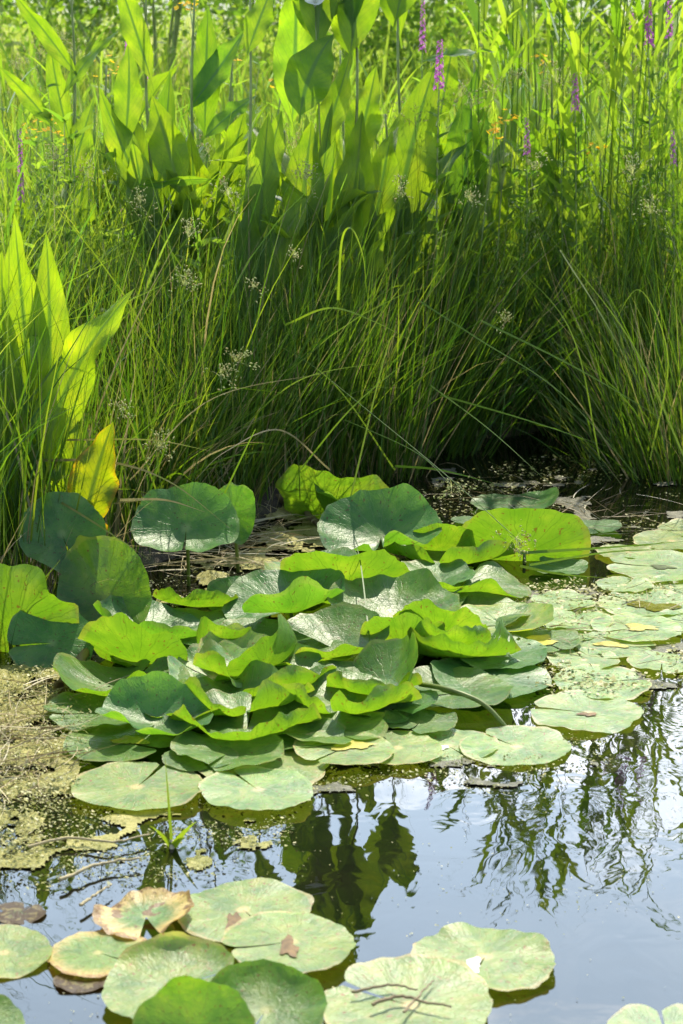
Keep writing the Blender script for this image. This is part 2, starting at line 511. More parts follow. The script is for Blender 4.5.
def ground_z(x, y):
    x = np.asarray(x, float); y = np.asarray(y, float)
    s = y - bank_y(x) + .12 * (fbm(x * 5, y * 5) - .5)
    z = np.where(s < 0, -.5 * (1 - np.exp(np.minimum(s, 0) * 1.3)), .07 * (1 - np.exp(-np.maximum(s, 0) * 6)) + .035 * np.clip(s, 0, 12))
    z = z + np.clip(s - 25, 0, 400) * .03
    z = z + np.where(np.abs(s) < 12, .03 * (fbm(x * 9 + 3, y * 9) - .5) * np.clip(s * 4 + 1, 0, 1), 0)
    return z


xs = np.concatenate([[-400, -200, -100, -50, -30, -20], np.arange(-14, -3, 1.), np.arange(-3, 3, .05), np.arange(3, 15, 1.), [20, 30, 50, 100, 200, 400]])
ys = np.concatenate([[-40, -30, -20, -14], np.arange(-10, 3, 1.), np.arange(3, 9, .05), np.arange(9, 24, .7), [27, 32, 40, 60, 100, 180, 320, 600]])
X, Y = np.meshgrid(xs, ys, indexing='ij')
Z = ground_z(X, Y)
gq = grid_quads(len(xs), len(ys))[:, ::-1]
g = mk('ground', np.stack([X, Y, Z], -1).reshape(-1, 3), gq, m=M['soil'])
tag(g, 'dark mossy bank soil rising to a sunny meadow', 'ground', kind='structure')
w = mk('water', [(-13, -25, 0), (13, -25, 0), (13, 8, 0), (-13, 8, 0)], [[0, 1, 2, 3]], m=M['water'])
tag(w, 'dark pond water mirroring plants and bright sky', 'water', kind='structure')

# ------------------------------------------------------------------ water lilies
def curl(s, k0, k1, p=1.5):
    """flat coordinate s in [-1,1] -> (horizontal, height) of a leaf section whose ends curl up by k0 (s<0) / k1 (s>0)"""
    g = np.linspace(0, 1.12, 90)
    out = []
    for k in (k0, k1):
        ph = R(k) * g ** p
        h = np.concatenate([[0], np.cumsum((np.cos(ph[1:]) + np.cos(ph[:-1])) / 2) * (g[1] - g[0])])
        v = np.concatenate([[0], np.cumsum((np.sin(ph[1:]) + np.sin(ph[:-1])) / 2) * (g[1] - g[0])])
        out.append((h, v))
    a = np.abs(s)
    hx = np.where(s < 0, -np.interp(a, g, out[0][0]), np.interp(a, g, out[1][0]))
    vz = np.where(s < 0, np.interp(a, g, out[0][1]), np.interp(a, g, out[1][1]))
    return hx, vz


NR, NA = 15, 84


def pad_shape(Rd, notch, gap, kf, kb, kl, kr, rip, seed, asp=1.08, p=1.5, fold=0.0, lobe=0.0, dimple=0.0):
    rg = np.random.default_rng(seed)
    th = np.linspace(R(gap), 2 * PI - R(gap), NA)
    d = np.minimum(th, 2 * PI - th)
    prof = (1 - .17 * np.exp(-(d / .13) ** 2)) * (1 + .05 * np.cos(th))
    for k in (3, 5, 7):
        prof = prof + .016 * rg.normal() * np.sin(k * th + rg.uniform(0, 6))
    edge = .011 * (vnoise(th * 9 + seed, th * 0 + seed) - .5) * 4
    rr = (np.arange(1, NR + 1) / NR) ** .85
    rad = rr[:, None] * (prof[None] + edge[None] * rr[:, None] ** 4)
    u = rad * np.cos(th) / asp ** .5; v = rad * np.sin(th) * asp ** .5
    na = R(notch)
    x = u * np.cos(na) - v * np.sin(na); y = u * np.sin(na) + v * np.cos(na)
    uvx, uvy = u, v
    x = np.concatenate([[0], x.ravel()]); y = np.concatenate([[0], y.ravel()])
    uv = np.stack([np.concatenate([[0], uvx.ravel()]) * .5 + .5, np.concatenate([[0], uvy.ravel()]) * .5 + .5], -1)
    thf = np.concatenate([[0], np.broadcast_to(th + na, rad.shape).ravel()])
    rf = np.concatenate([[0], np.broadcast_to(rr[:, None], rad.shape).ravel()])
    if p >= 1.8:                # the rim turns up all along an arc
        sn, cs = np.sin(thf), np.cos(thf)
        rg2 = np.random.default_rng(seed + 9); f1, f2 = rg2.uniform(0, 6, 2)
        kk = kf * np.clip(-sn, 0, 1) ** .45 + kb * np.clip(sn, 0, 1) ** .8 + kl * np.clip(-cs, 0, 1) ** 1.5 + kr * np.clip(cs, 0, 1) ** 1.5
        kk = np.radians(np.clip(kk * (1 + .15 * np.sin(5 * thf + f1) + .09 * np.sin(9 * thf + f2)), 0, 118))
        R0 = np.hypot(x, y); g = np.linspace(0, 1, 40)[None] * R0[:, None]
        ph_ = kk[:, None] * g ** p
        h_ = np.trapz(np.cos(ph_), g, axis=1); z = np.trapz(np.sin(ph_), g, axis=1)
        an = np.arctan2(y, x); hx, hy = h_ * np.cos(an), h_ * np.sin(an)
    else:
        wav = .08 * np.sin(4.2 * x + seed) + .04 * np.sin(9 * x + seed * 2) if max(kf, kb) > 30 else 0.0
        hy, zy = curl(y * (1 + wav), kf, kb, p)
        hy = hy / (1 + wav)
        hx, zx = curl(x, kl, kr, p)
        z = zy + zx
    # radial pleats that grow towards the rim, plus a slow wave
    ph = rg.uniform(0, 6, 5)
    z = z + rip * rf ** 3 * (.5 * np.sin(3 * thf + ph[0]) + .45 * np.sin(5 * thf + ph[1]) + .3 * np.sin(8 * thf + ph[2]) + .14 * np.sin(17 * thf + ph[3]))
    z = z + rip * .35 * (fbm(x * 2.5 + seed, y * 2.5 + 2) - .5) * rf
    z = z + dimple * np.exp(-(rf / .35) ** 2)
    side = np.sin(thf - na); fwd = np.clip(np.cos(thf - na), 0, 1)
    z = z + lobe * np.tanh(side * 6) * rf * fwd ** 2
    if fold: z = z + fold * np.abs(x) ** 1.2
    V = np.stack([hx, hy, z], -1) * Rd
    q = grid_quads(NR, NA)[:, ::-1] + 1
    t = np.array([[0, 1 + j, 2 + j] for j in range(NA - 1)])
    return V, q, t, uv


LILY = 'water lily leaves on the pond'
TINT = {'q': (2.1, 1.6, 1.6, .36), 'n': (1.12, 1.05, .9, .08), 'd': (.9, 1.05, 1.15, .02), 'y': (1.12, 1.08, .85, .14), 'p': (2.7, 1.75, 2.3, .1), 'w': (2.9, 2.0, 3.4, .06),  # d puts the bluish shade on leaf tops into the tint
        'o': (1.75, 1.5, 1.7, .62), 'b': (.6, .55, .62, 1.0), 'g': (1.25, 1.15, .85, .1), 'm': (3.0, 2.1, 3.4, .12)}  # p, w, m
ZL = [0.004]
PADS = {}


def pad(cx, cy, wpx, z, notch, kf=0, kb=0, kl=0, kr=0, pitch=0, roll=0, rip=.03, t='n', label='', yaw=0, asp=1.08, gap=2.5, p=1.15, stalk=True, fold=0.0, lobe=None):
    seed = int(cx * 7 + cy * 13)
    if z < .02:
        ZL[0] += .0007
        z = z + ZL[0] % .014
    if cy < 745 and cy > 550 and .02 < z < .12 and 90 < cx < 520:
        wpx *= 1.1 if p >= 1.8 else 1.15; z = .016 + (z - .016) * .7
        if p >= 1.8: p = 3.0; kf = min(125, kf * 1.1)
        if pitch < -30: pitch *= .82
    if lobe is None: lobe = ((seed * 37) % 100 / 50 - 1) * .16 if z > .02 else 0.0
    c = at(cx, cy, z)
    dist = np.linalg.norm(c - np.array([0, 0, CAM_H]))
    Rd = wpx / F * dist / 2
    V, q, tr, uv = pad_shape(Rd, notch, gap, kf, kb, kl, kr, rip, seed, asp, p, fold, lobe, -.05 if z > .02 else .008)
    Mx = np.array(Matrix.Rotation(R(yaw), 3, 'Z') @ Matrix.Rotation(R(roll), 3, 'Y') @ Matrix.Rotation(R(pitch), 3, 'X'))
    V = V @ Mx.T + c
    if 'pierced' in label:      # holes eaten through the blade
        cut = [(11, 60), (12, 60), (11, 68), (12, 52), (10, 55), (12, 71), (9, 64)]
        q = np.delete(q, [a_ * (NA - 1) + b_ for a_, b_ in cut], axis=0)
    raised = stalk and z > .02
    if raised:
        root = empty('lily_leaf', (c[0], c[1], 0), label, 'lily leaf', LILY)
        o = mk('leaf_blade', V, q, tr, M['pad'], root, uv=uv)
        dn = Mx @ np.array([0, 0, -1.])
        tip = c + Mx @ np.array([0, 0, -.05]) * Rd - Mx @ np.array([0, 0, .006])
        p1 = tip + dn * z * .6 + np.array([0, 0, -.1 * z])
        rg = np.random.default_rng(seed)
        foot = np.array([c[0] + rg.uniform(-.03, .03) + dn[0] * z * .5, c[1] + rg.uniform(0, .05) + dn[1] * z * .4, -.12])
        sv, sq, st = tube(bez(tip, p1, foot, 10), np.linspace(.0042, .0055, 10))
        mk('leaf_stalk', sv, sq, st, M['stalk'], root)
    else:
        o = mk('lily_leaf', V - c, q, tr, M['pad'], uv=uv)
        o.location = tuple(c)
        tag(o, label, 'lily leaf', LILY)
        root = o
    o.color = TINT[t]
    PADS[label] = (root, o, V)
    return root


# --- foreground, floating
pad(4, 953, 100, 0, 200, 3, 10, 2, 6, 2, 0, .03, 'p', 'pale green pad with raised rim at the left edge above the bottom corner')
pad(-12, 1026, 78, .01, 200, 5, 25, 0, 12, 8, 4, .03, 'g', 'yellow green pad rim poking in at the bottom left corner')
pad(18, 914, 52, -.006, 60, 4, 0, 4, 8, 0, 0, .05, 'b', 'brown rotting leaf lying beside the left edge behind the pale cut pad')
pad(146, 917, 98, .004, 280, 4, 22, 10, 40, 0, 0, .14, 'o', 'peach and yellow dying leaf with scorched brown edges and torn notch', gap=12)
pad(98, 953, 100, .0, 330, 2, 3, 3, 3, 0, 0, .05, 'q', 'pale yellow sunken leaf lying just below the scorched peach leaf')
pad(84, 980, 56, -.006, 120, 4, 4, 3, 3, 0, 0, .05, 'b', 'wet brown scrap of leaf under the pale yellow sunken leaf')
pad(243, 910, 134, .0, 300, 2, 4, 3, 4, 1, 0, .04, 'p', 'big pale pad with a brown tear, right of the scorched peach leaf')
pad(291, 942, 134, .006, 200, 3, 2, 2, 4, -1, 1, .03, 'p', 'pale pad with a brown blotch overlapping the big torn pale pad')
pad(172, 985, 146, .022, 20, 6, 58, 4, 12, 4, -3, .03, 'p', 'large smooth pad with a green lifted back rim at the bottom edge', stalk=False, p=4.5)
pad(194, 1034, 118, .05, 270, 5, 40, 14, 14, 54, -2, .03, 'y', 'bright green round leaf cut by the bottom edge, before the large smooth pad')
pad(266, 1008, 122, .03, 250, 5, 66, 8, 30, 14, 2, .04, 'g', 'ribbed leaf with a lifted green rim right of the bright round leaf at the bottom', p=2.6)
pad(485, 957, 140, 0, 250, 4, 4, 4, 4, 0, 0, .085, 'p', 'lone round pad with a frilled cream rim on the open water', asp=1.0, gap=4)
pad(410, 1006, 170, .008, 150, 4, 13, 2, 4, 2, 0, .03, 'p', 'wide wet pad strewn with dead stalks at the bottom edge')
pad(668, 1041, 124, .008, 90, 6, 8, 6, 5, 2, 0, .03, 'w', 'white rimmed pad cut by the bottom right corner')
# --- front row of the raft
pad(137, 787, 131, .0, 70, 3, 3, 3, 3, 0, 0, .03, 'p', 'pale floating pad with a heart notch at the front left of the raft')
pad(118, 741, 114, .004, 330, 3, 5, 3, 3, 0, 0, .03, 'g', 'wide green floating pad beside the straw coloured algae, left end of the raft')
pad(258, 790, 116, .0, 120, 3, 3, 3, 3, 0, 0, .04, 'w', 'pale speckled pad half under the front of the raft', asp=.9)
pad(262, 762, 136, .009, 240, 4, 3, 4, 3, 1, 1, .03, 'p', 'broad shaded pad in front of the cupped leaves with a yellow centre')
pad(200, 757, 74, .016, 290, 4, 4, 3, 3, 1, 0, .03, 'n', 'small dull pad tucked between the heart notched pad and the broad shaded pad')
pad(448, 746, 100, .0, 300, 4, 3, 4, 4, 0, 0, .06, 'w', 'light pad carrying a small white scrap near the middle of the front row')
pad(398, 748, 94, .008, 200, 3, 4, 3, 4, 0, 0, .03, 'p', 'half hidden plain pad next to the light pad with the white scrap')
pad(345, 748, 100, .016, 230, 3, 4, 3, 4, 0, 1, .03, 'p', 'pale green pad with a yellow stain below the long cupped leaf')
pad(517, 747, 112, .0, 130, 3, 3, 2, 3, 0, 0, .03, 'w', 'pale pad at the bent yellow stalk, right end of the front row')
pad(588, 713, 114, .0, 160, 3, 3, 3, 3, 0, 0, .05, 'w', 'pale pad holding a tuft of silt at the edge of the open reflection')
pad(600, 683, 100, .0, 20, 3, 3, 3, 3, 0, 0, .05, 'm', 'whitish scummed pad behind the silt tufted pale pad')
pad(490, 679, 118, .01, 110, 4, 3, 14, 4, 3, 3, .04, 'd', 'dark green flat pad at the right foot of the leaf pile')
pad(612, 645, 84, .0, 340, 3, 3, 3, 3, 0, 0, .04, 'w', 'smooth pale pad with a green centre in the right hand scum')
pad(662, 662, 66, .0, 260, 3, 3, 3, 3, 0, 0, .05, 'm', 'buff coloured pad with debris near the right edge below the green centred pad')
pad(638, 628, 92, .003, 200, 3, 3, 3, 3, 0, 0, .05, 'm', 'cream coloured rotten pad behind the green centred pale pad')
pad(647, 604, 96, .0, 140, 3, 3, 3, 3, 0, 0, .03, 'w', 'pale pad holding an olive puddle at the right edge')
pad(664, 567, 110, .0, 170, 3, 4, 3, 3, 0, 0, .03, 'w', 'broad pale pad with a dark centre at the right edge behind the puddled pad')
pad(672, 541, 76, .0, 210, 3, 4, 3, 3, 0, 0, .03, 'p', 'farthest pale pad at the right edge')
pad(624, 585, 56, .002, 60, 3, 4, 3, 6, 0, 0, .05, 'w', 'small pale pad squeezed between the puddled pad and the dark centred pad')
pad(541, 641, 78, .004, 300, 4, 4, 4, 10, 0, 0, .04, 'n', 'glossy green pad with a yellow stain beside the pale scum')
pad(508, 623, 92, .012, 210, 26, 4, 4, 55, 4, 3, .05, 'p', 'pale pad whose right front rim curls up green')
pad(575, 621, 74, -.002, 80, 3, 3, 3, 3, 0, 0, .06, 'm', 'sunken whitish pad in the scum behind the glossy green pad')
pad(562, 601, 66, -.003, 10, 3, 3, 3, 3, 0, 0, .06, 'm', 'rotten speckled pad farthest back in the scum')
pad(546, 657, 48, -.002, 250, 3, 3, 3, 3, 0, 0, .06, 'o', 'small yellow decaying pad between the glossy pad and the dark flat pad')
pad(592, 527, 58, .006, 280, 4, 3, 3, 14, 0, 0, .03, 'd', 'blue green floating pad right of the big upright leaf')
pad(517, 504, 88, .01, 250, 4, 4, 4, 44, 0, 0, .04, 'd', 'blue green pad with its right end turned up behind the big upright leaf')
pad(466, 520, 30, .006, 200, 3, 3, 3, 3, 0, 0, .03, 'd', 'tiny blue green pad just left of the back pad with the turned up end')
for (x_, y_, w_, no, t_, lb) in [
    (690, 588, 84, 200, 'w', 'pale pad cut by the right edge just above the olive puddled pad'),
    (598, 612, 70, 20, 'm', 'silvery pad left of the olive puddled pad'),
    (694, 622, 80, 160, 'w', 'pale pad cut by the right edge just below the olive puddled pad'),
    (566, 634, 62, 300, 'm', 'silvery worn pad between the glossy green pad and the green centred pad'),
    (584, 660, 70, 100, 'w', 'pale pad just behind the whitish scummed pad'),
    (694, 530, 70, 190, 'p', 'half visible pad behind the farthest pale pad at the right edge'),
    (628, 552, 60, 250, 'p', 'small pale pad left of the farthest pale pad')]:
    pad(x_, y_, w_, .001, no, 3, 3, 3, 3, 0, 0, .05, t_, lb)
# --- raised leaves, back
pad(524, 551, 124, .03, 90, 16, 30, 30, 22, -66, 2, .06, 'y', 'big upright fan shaped leaf glowing on the right of the pile', asp=1.3)
pad(441, 549, 70, .03, 70, 20, 20, 30, 20, -58, -6, .1, 'g', 'dull green upturned leaf between the blue bowl and the fan shaped leaf')
pad(381, 535, 122, .07, 265, 83.7, 46, 22, 26, 30, -3, .1, 'd', 'blue green bowl shaped leaf with a pointed tall back at the rear of the pile', asp=1.1, gap=7, lobe=.12)
pad(330, 508, 112, .06, 340, 40, 20, 16, 18, -48, 26, .16, 'y', 'long folded yellow green leaf at the top of the pile under the sedges', asp=.8)
pad(352, 503, 84, .08, 300, 30, 20, 18, 14, 6, 20, .1, 'd', 'dark leaf lying just behind the long folded yellow green leaf')
pad(452, 558, 118, .03, 250, 90.72, 21, 14, 14, 0, 0, .07, 'n', 'green leaf with a raised front lip under the dull upturned leaf', p=2.2)
pad(460, 585, 120, .03, 70, 64.8, 8, 14, -14, 3, 3, .06, 'n', 'wide arched leaf with a smooth front lip at the right rear of the pile', p=1.5)
pad(346, 590, 118, .06, 95, 20, 18, 26, 36, -56, 6, .1, 'y', 'yellow green leaf standing on edge behind the big cupped leaf')
pad(316, 572, 84, .05, 140, 20, 16, 14, 14, 4, -8, .08, 'd', 'dark leaf half hidden behind the leaf standing on edge')
pad(290, 606, 116, .06, 215, 84, 30, 12, 40, 10, -8, .06, 'd', 'big cupped blue green leaf with a bright curved front rim, centre of the pile', asp=1.15, gap=6)
pad(233, 598, 56, .04, 190, 8, 30, 14, 8, 14, -6, .06, 'd', 'small blue green leaf left of the big cupped leaf')
pad(281, 575, 36, .06, 190, 8, 12, 40, 8, 8, 14, .08, 'p', 'small silvery tongue of leaf above the big cupped leaf')
pad(394, 613, 118, .06, 260, 40, 34, 24, 34, 10, 4, .12, 'n', 'broad leaf with a wrinkled rim behind the bright mounded leaves', gap=6)
pad(340, 648, 104, .05, 165, 70, 24, 10, 44, 12, -6, .09, 'n', 'split leaf with a deep notch in the middle of the pile', gap=12, lobe=-.2)
pad(403, 645, 78, .05, 90, 30, 24, 40, 40, -62, 0, .1, 'y', 'small glowing mound shaped leaf right of the split leaf')
pad(440, 634, 84, .05, 90, 34, 10, 46, 26, -52, 8, .16, 'y', 'crumpled glowing leaf behind the holed wavy leaf')
pad(386, 682, 100, .05, 30, 24, 30, -12, 62, 12, -28, .08, 'n', 'big leaf tilted sideways with a dark face and a glowing right edge', asp=1.1)
pad(464, 655, 104, .04, 80, 106.92, 24, 26, 44, -18, 0, .2, 'y', 'wavy leaf pierced by small holes at the right of the pile', p=2.2)
pad(448, 645, 78, .06, 60, 90.72, 18, 36, 30, -30, 4, .18, 'g', 'ruffled bright leaf leaning on the holed wavy leaf', p=2.2)
pad(338, 675, 56, .05, 350, 8, 12, 10, 10, 4, 4, .04, 'n', 'small plain oval leaf under the split leaf')
pad(372, 689, 88, .045, 300, 103.68, 12, 18, 14, -4, 0, .07, 'y', 'small leaf with a glowing front lip below the sideways tilted leaf', p=2.2)
pad(346, 702, 130, .04, 250, 106.92, 27, 24, 20, 3, 2, .1, 'g', 'long cupped leaf with a wavy bright front, lowest on the right', p=2.2)
pad(242, 701, 128, .045, 280, 103.68, 27, 26, 20, 3, 0, .14, 'g', 'long cupped leaf with two waves in its bright front rim', p=2.2)
pad(247, 726, 134, .03, 85, 103.68, 21, 22, 24, 3, -2, .14, 'y', 'lowest front cupped leaf with a pointed bright rim above the broad shaded pad', p=2.2)
pad(156, 721, 100, .045, 250, 70.2, 70, 26, 18, 14, 2, .09, 'd', 'bowl shaped dark leaf with a peaked back at the left front of the pile', asp=1.0)
pad(118, 687, 122, .03, 60, 70.2, 10, 44, 14, 2, 3, .1, 'n', 'flat leaf with a wavy lifted front lip beside the algae', p=1.5)
pad(176, 690, 78, .022, 240, 16, 8, 12, 12, 3, 0, .08, 'w', 'pale mottled leaf behind the bowl shaped dark leaf')
pad(213, 675, 80, .035, 160, 24, 40, 36, 12, 8, -3, .16, 'w', 'silvery crinkled leaf at the foot of the twisted leaf')
pad(262, 668, 98, .06, 100, 20, 24, -26, 80, -40, -30, .1, 'y', 'twisted leaf folded upright like a sail')
pad(240, 660, 74, .04, 250, 16, 44, 26, 26, 22, 10, .1, 'p', 'silvery blue half leaf behind the twisted sail leaf')
pad(266, 678, 132, .045, 240, 97.2, 36, 20, 22, 4, 2, .09, 'g', 'cupped leaf with a smooth bright rim behind the leaf with two waves', p=2.2)
pad(219, 648, 64, .05, 90, 40, 20, 86, 84, -56, 16, .06, 'y', 'narrow leaf rolled into a tube')
pad(196, 605, 78, .04, 90, 100.44, 15, 26, 18, -16, 3, .1, 'y', 'small leaf with a yellow green lip at the rear left of the pile', p=2.2)
pad(200, 630, 110, .012, 20, 6, 6, 6, 6, 0, 0, .05, 'd', 'submerged olive leaf under the rolled leaf', stalk=False)
pad(150, 629, 112, .035, 250, 87.48, 21, 54, -12, 6, 8, .09, 'd', 'dark leaf sagging to the right with a bright left lip', p=2.2)
pad(140, 662, 108, .03, 100, 30, 16, 24, 26, -56, 18, .16, 'y', 'bright yellow green leaf leaning forward at the left end of the pile', asp=1.2)
pad(300, 735, 90, .02, 110, 8, 8, 8, 8, 2, 0, .05, 'n', 'dull leaf mostly hidden between the two lowest cupped leaves', stalk=False)
pad(420, 600, 90, .025, 200, 26, 10, 14, 14, 2, 0, .07, 'n', 'shaded leaf filling the gap behind the arched leaf')
pad(300, 660, 90, .03, 280, 40, 14, 14, 14, 3, 0, .08, 'g', 'green leaf peeping out between the sail leaf and the split leaf')
pad(390, 706, 80, .022, 300, 14, 8, 10, 22, 2, 2, .06, 'd', 'dark leaf under the sideways tilted leaf beside the open water')
pad(190, 712, 90, .025, 240, 40, 10, 14, 14, 2, 0, .09, 'n', 'green leaf wedged between the bowl shaped leaf and the two waved leaf')
pad(430, 582, 80, .03, 120, 30, 10, 20, 20, 2, -4, .08, 'd', 'dark leaf behind the broad wrinkled leaf')
for (x_, y_, w_, no, t_, lb) in [
    (100, 712, 96, 200, 'n', 'green flat leaf at the left foot of the pile behind the wide floating pad'),
    (230, 750, 110, 250, 'g', 'dull flat leaf in shade right under the lowest front cupped leaf'),
    (330, 728, 96, 300, 'g', 'flat leaf spreading from under the long cupped leaf at its front'),
    (455, 690, 104, 220, 'n', 'flat leaf between the sideways tilted leaf and the dark green flat pad'),
    (500, 655, 92, 160, 'd', 'flat dark leaf right of the leaf pierced by small holes'),
    (470, 612, 104, 250, 'n', 'flat leaf in front of the wide arched leaf'),
    (170, 655, 96, 130, 'n', 'shaded flat leaf right behind the bright yellow green leaning leaf'),
    (260, 640, 100, 200, 'n', 'flat leaf in the shade under the big cupped leaf'),
    (560, 568, 60, 140, 'd', 'small dark floating leaf at the right foot of the fan shaped leaf'),
    (420, 722, 74, 250, 'n', 'small flat leaf by the root of the bent yellow stalk')]:
    pad(x_, y_, w_, .012, no, 14, 6, 10, 12, 2, 0, .07, t_, lb, stalk=False)
# --- upright leaves, left bank
pad(106, 596, 100, .1, 275, 44, 26, 36, 40, 56, -10, .13, 'n', 'tall upright leaf striped by grass shadows on the left bank', asp=.72, gap=5, lobe=.1)
pad(62, 533, 88, .2, 300, 24, 16, 14, 24, 50, 12, .09, 'd', 'dark blue leaf tilted towards the water below the yellow dock leaf', asp=.95)
pad(186, 527, 104, .17, 270, 72, 26, 18, 16, 46, 0, .08, 'd', 'dark blue round leaf on a stout stalk in front of the sedges')
pad(234, 514, 58, .18, 270, 34, 16, 30, 66, 74, 8, .1, 'd', 'narrow dark leaf standing upright beside the round dark blue leaf', asp=.7)
pad(14, 622, 128, .08, 60, 30, 10, 20, 16, -66, 30, .16, 'y', 'big glowing yellow leaf with a lobed top rim at the left edge', asp=1.05)
pad(52, 642, 90, .05, 200, 20, 16, 14, 14, 40, 10, .09, 'd', 'shaded leaf below the big glowing yellow leaf')
# stains, puddles and scraps that lie on single pads
def patch(label, px, py, wpx, hpx, mat, name, seed, lift=.0022):
    root, o, V = PADS[label]
    rg = np.random.default_rng(seed)
    n, m_ = 26, 5
    a = np.arange(n) * 2 * PI / n
    rim = 1 + .22 * np.sin(2 * a + rg.uniform(0, 6)) + .2 * np.sin(3 * a + rg.uniform(0, 6)) + .14 * np.sin(5 * a + rg.uniform(0, 6)) + .1 * rg.normal(0, 1, n)
    rr = np.linspace(.2, 1, m_)
    c = at(px, py, .012); sc = np.linalg.norm(c - [0, 0, CAM_H]) / F
    x = c[0] + (rr[:, None] * rim * np.cos(a)).ravel() * wpx / 2 * sc
    y = c[1] + (rr[:, None] * rim * np.sin(a)).ravel() * hpx / 2 * sc / .33
    x = np.append(x, c[0]); y = np.append(y, c[1])
    d = (x[:, None] - V[None, :, 0]) ** 2 + (y[:, None] - V[None, :, 1]) ** 2
    k = np.argsort(d, 1)[:, :4]; w = 1 / (np.take_along_axis(d, k, 1) + 1e-6)
    z = (V[k, 2] * w).sum(1) / w.sum(1) + lift
    Q = grid_quads(m_, n, True)[:, ::-1]
    P = mk(name, np.stack([x, y, z], -1) - np.array(root.location), Q, [[m_ * n, (j + 1) % n, j][::-1] for j in range(n)], M[mat])
    P.parent = root


for lb, px, py, w_, h_, mt, nm in [
    ('pale pad holding an olive puddle at the right edge', 655, 606, 46, 10, 'olive', 'puddle'),
    ('broad pale pad with a dark centre at the right edge behind the puddled pad', 662, 567, 24, 4, 'dark', 'stain'),
    ('smooth pale pad with a green centre in the right hand scum', 610, 643, 30, 6, 'stain', 'stain'),
    ('glossy green pad with a yellow stain beside the pale scum', 540, 643, 34, 9, 'stain', 'stain'),
    ('pale green pad with a yellow stain below the long cupped leaf', 352, 750, 34, 8, 'stain', 'stain'),
    ('big pale pad with a brown tear, right of the scorched peach leaf', 233, 922, 14, 16, 'browns', 'tear'),
    ('pale pad with a brown blotch overlapping the big torn pale pad', 289, 951, 20, 12, 'browns', 'blotch'),
    ('pale pad holding a tuft of silt at the edge of the open reflection', 588, 712, 16, 4, 'browns', 'silt'),
    ('light pad carrying a small white scrap near the middle of the front row', 441, 744, 12, 5, 'white', 'scrap'),
    ('lone round pad with a frilled cream rim on the open water', 474, 966, 16, 10, 'white', 'scrap'),
    ('cream coloured rotten pad behind the green centred pale pad', 640, 628, 36, 6, 'stain', 'stain'),
    ('wide green floating pad beside the straw coloured algae, left end of the raft', 132, 744, 30, 9, 'olive', 'puddle')]:
    assert lb in PADS, lb
    patch(lb, px, py, w_, h_, mt, nm, len(lb) + px)
# bent yellow stalk that lies over the water
p_ = [at(420, 684, .04), at(450, 690, .06), at(482, 703, .045), at(503, 724, .01), at(512, 738, -.03)]
sv, sq, st = tube(spline(p_, 26), np.linspace(.0055, .0045, 26), 8)
o = mk('lily_stalk', sv, sq, st, M['stalk'])
tag(o, 'bent yellow lily stalk arching from the pile into the water', 'lily stalk')

# ------------------------------------------------------------------ blades
def blades(base, L, az, th0, th1, Wd, rand, K=7, pw=1.4, face=None, drift=0.0, taper=1.6, minw=.12):
    """N ribbons: base points, lengths, heading, lean at the foot and at the tip (from vertical), width"""
    base = np.asarray(base, float); N = len(base)
    t = np.linspace(0, 1, K)
    th = th0[:, None] + (th1 - th0)[:, None] * t[None] ** pw
    a = az[:, None] + drift * rng.normal(size=N)[:, None] * t[None]
    ds = (L / (K - 1))[:, None]
    d = np.stack([np.sin(th) * np.sin(a), np.sin(th) * np.cos(a), np.cos(th)], -1)
    P = np.concatenate([np.zeros((N, 1, 3)), np.cumsum((d[:, 1:] + d[:, :-1]) / 2 * ds[..., None], 1)], 1) + base[:, None]
    fa = (rng.uniform(0, 2 * PI, N) if face is None else face)[:, None]
    h = np.stack([np.cos(a), -np.sin(a), np.zeros_like(a)], -1)
    n2 = np.cross(d, h)
    s = h * np.cos(fa)[..., None] + n2 * np.sin(fa)[..., None]
    w = (Wd / 2)[:, None] * np.maximum(1 - t[None] ** taper, minw * (1 - t[None] * .6)) * np.minimum(1, .55 + 2.5 * t[None])
    A = P - s * w[..., None]; B = P + s * w[..., None]
    V = np.stack([A, B], 2).reshape(-1, 3)
    k = np.arange(K - 1)
    o = (np.arange(N) * K * 2)[:, None]
    q = np.stack([o + 2 * k, o + 2 * k + 1, o + 2 * k + 3, o + 2 * k + 2], -1).reshape(-1, 4)
    return V, q, np.repeat(rand, K * 2), P


def ground_pts(x, y): return np.stack([x, y, ground_z(x, y) - .02], -1)


def ribbon(path, wid, rand=.5, up=(0, 0.15, 1), taper=1.5):
    P = np.asarray(path, float); n = len(P)
    T = np.gradient(P, axis=0); T /= np.linalg.norm(T, axis=1)[:, None]
    s = np.cross(T, np.array(up, float)); s /= np.linalg.norm(s, axis=1)[:, None] + 1e-9
    t = np.linspace(0, 1, n)
    w = wid / 2 * np.maximum(1 - t ** taper, .1)
    V = np.stack([P - s * w[:, None], P + s * w[:, None]], 1).reshape(-1, 3)
    k = np.arange(n - 1)
    return V, np.stack([2 * k, 2 * k + 1, 2 * k + 3, 2 * k + 2], -1), None, rand


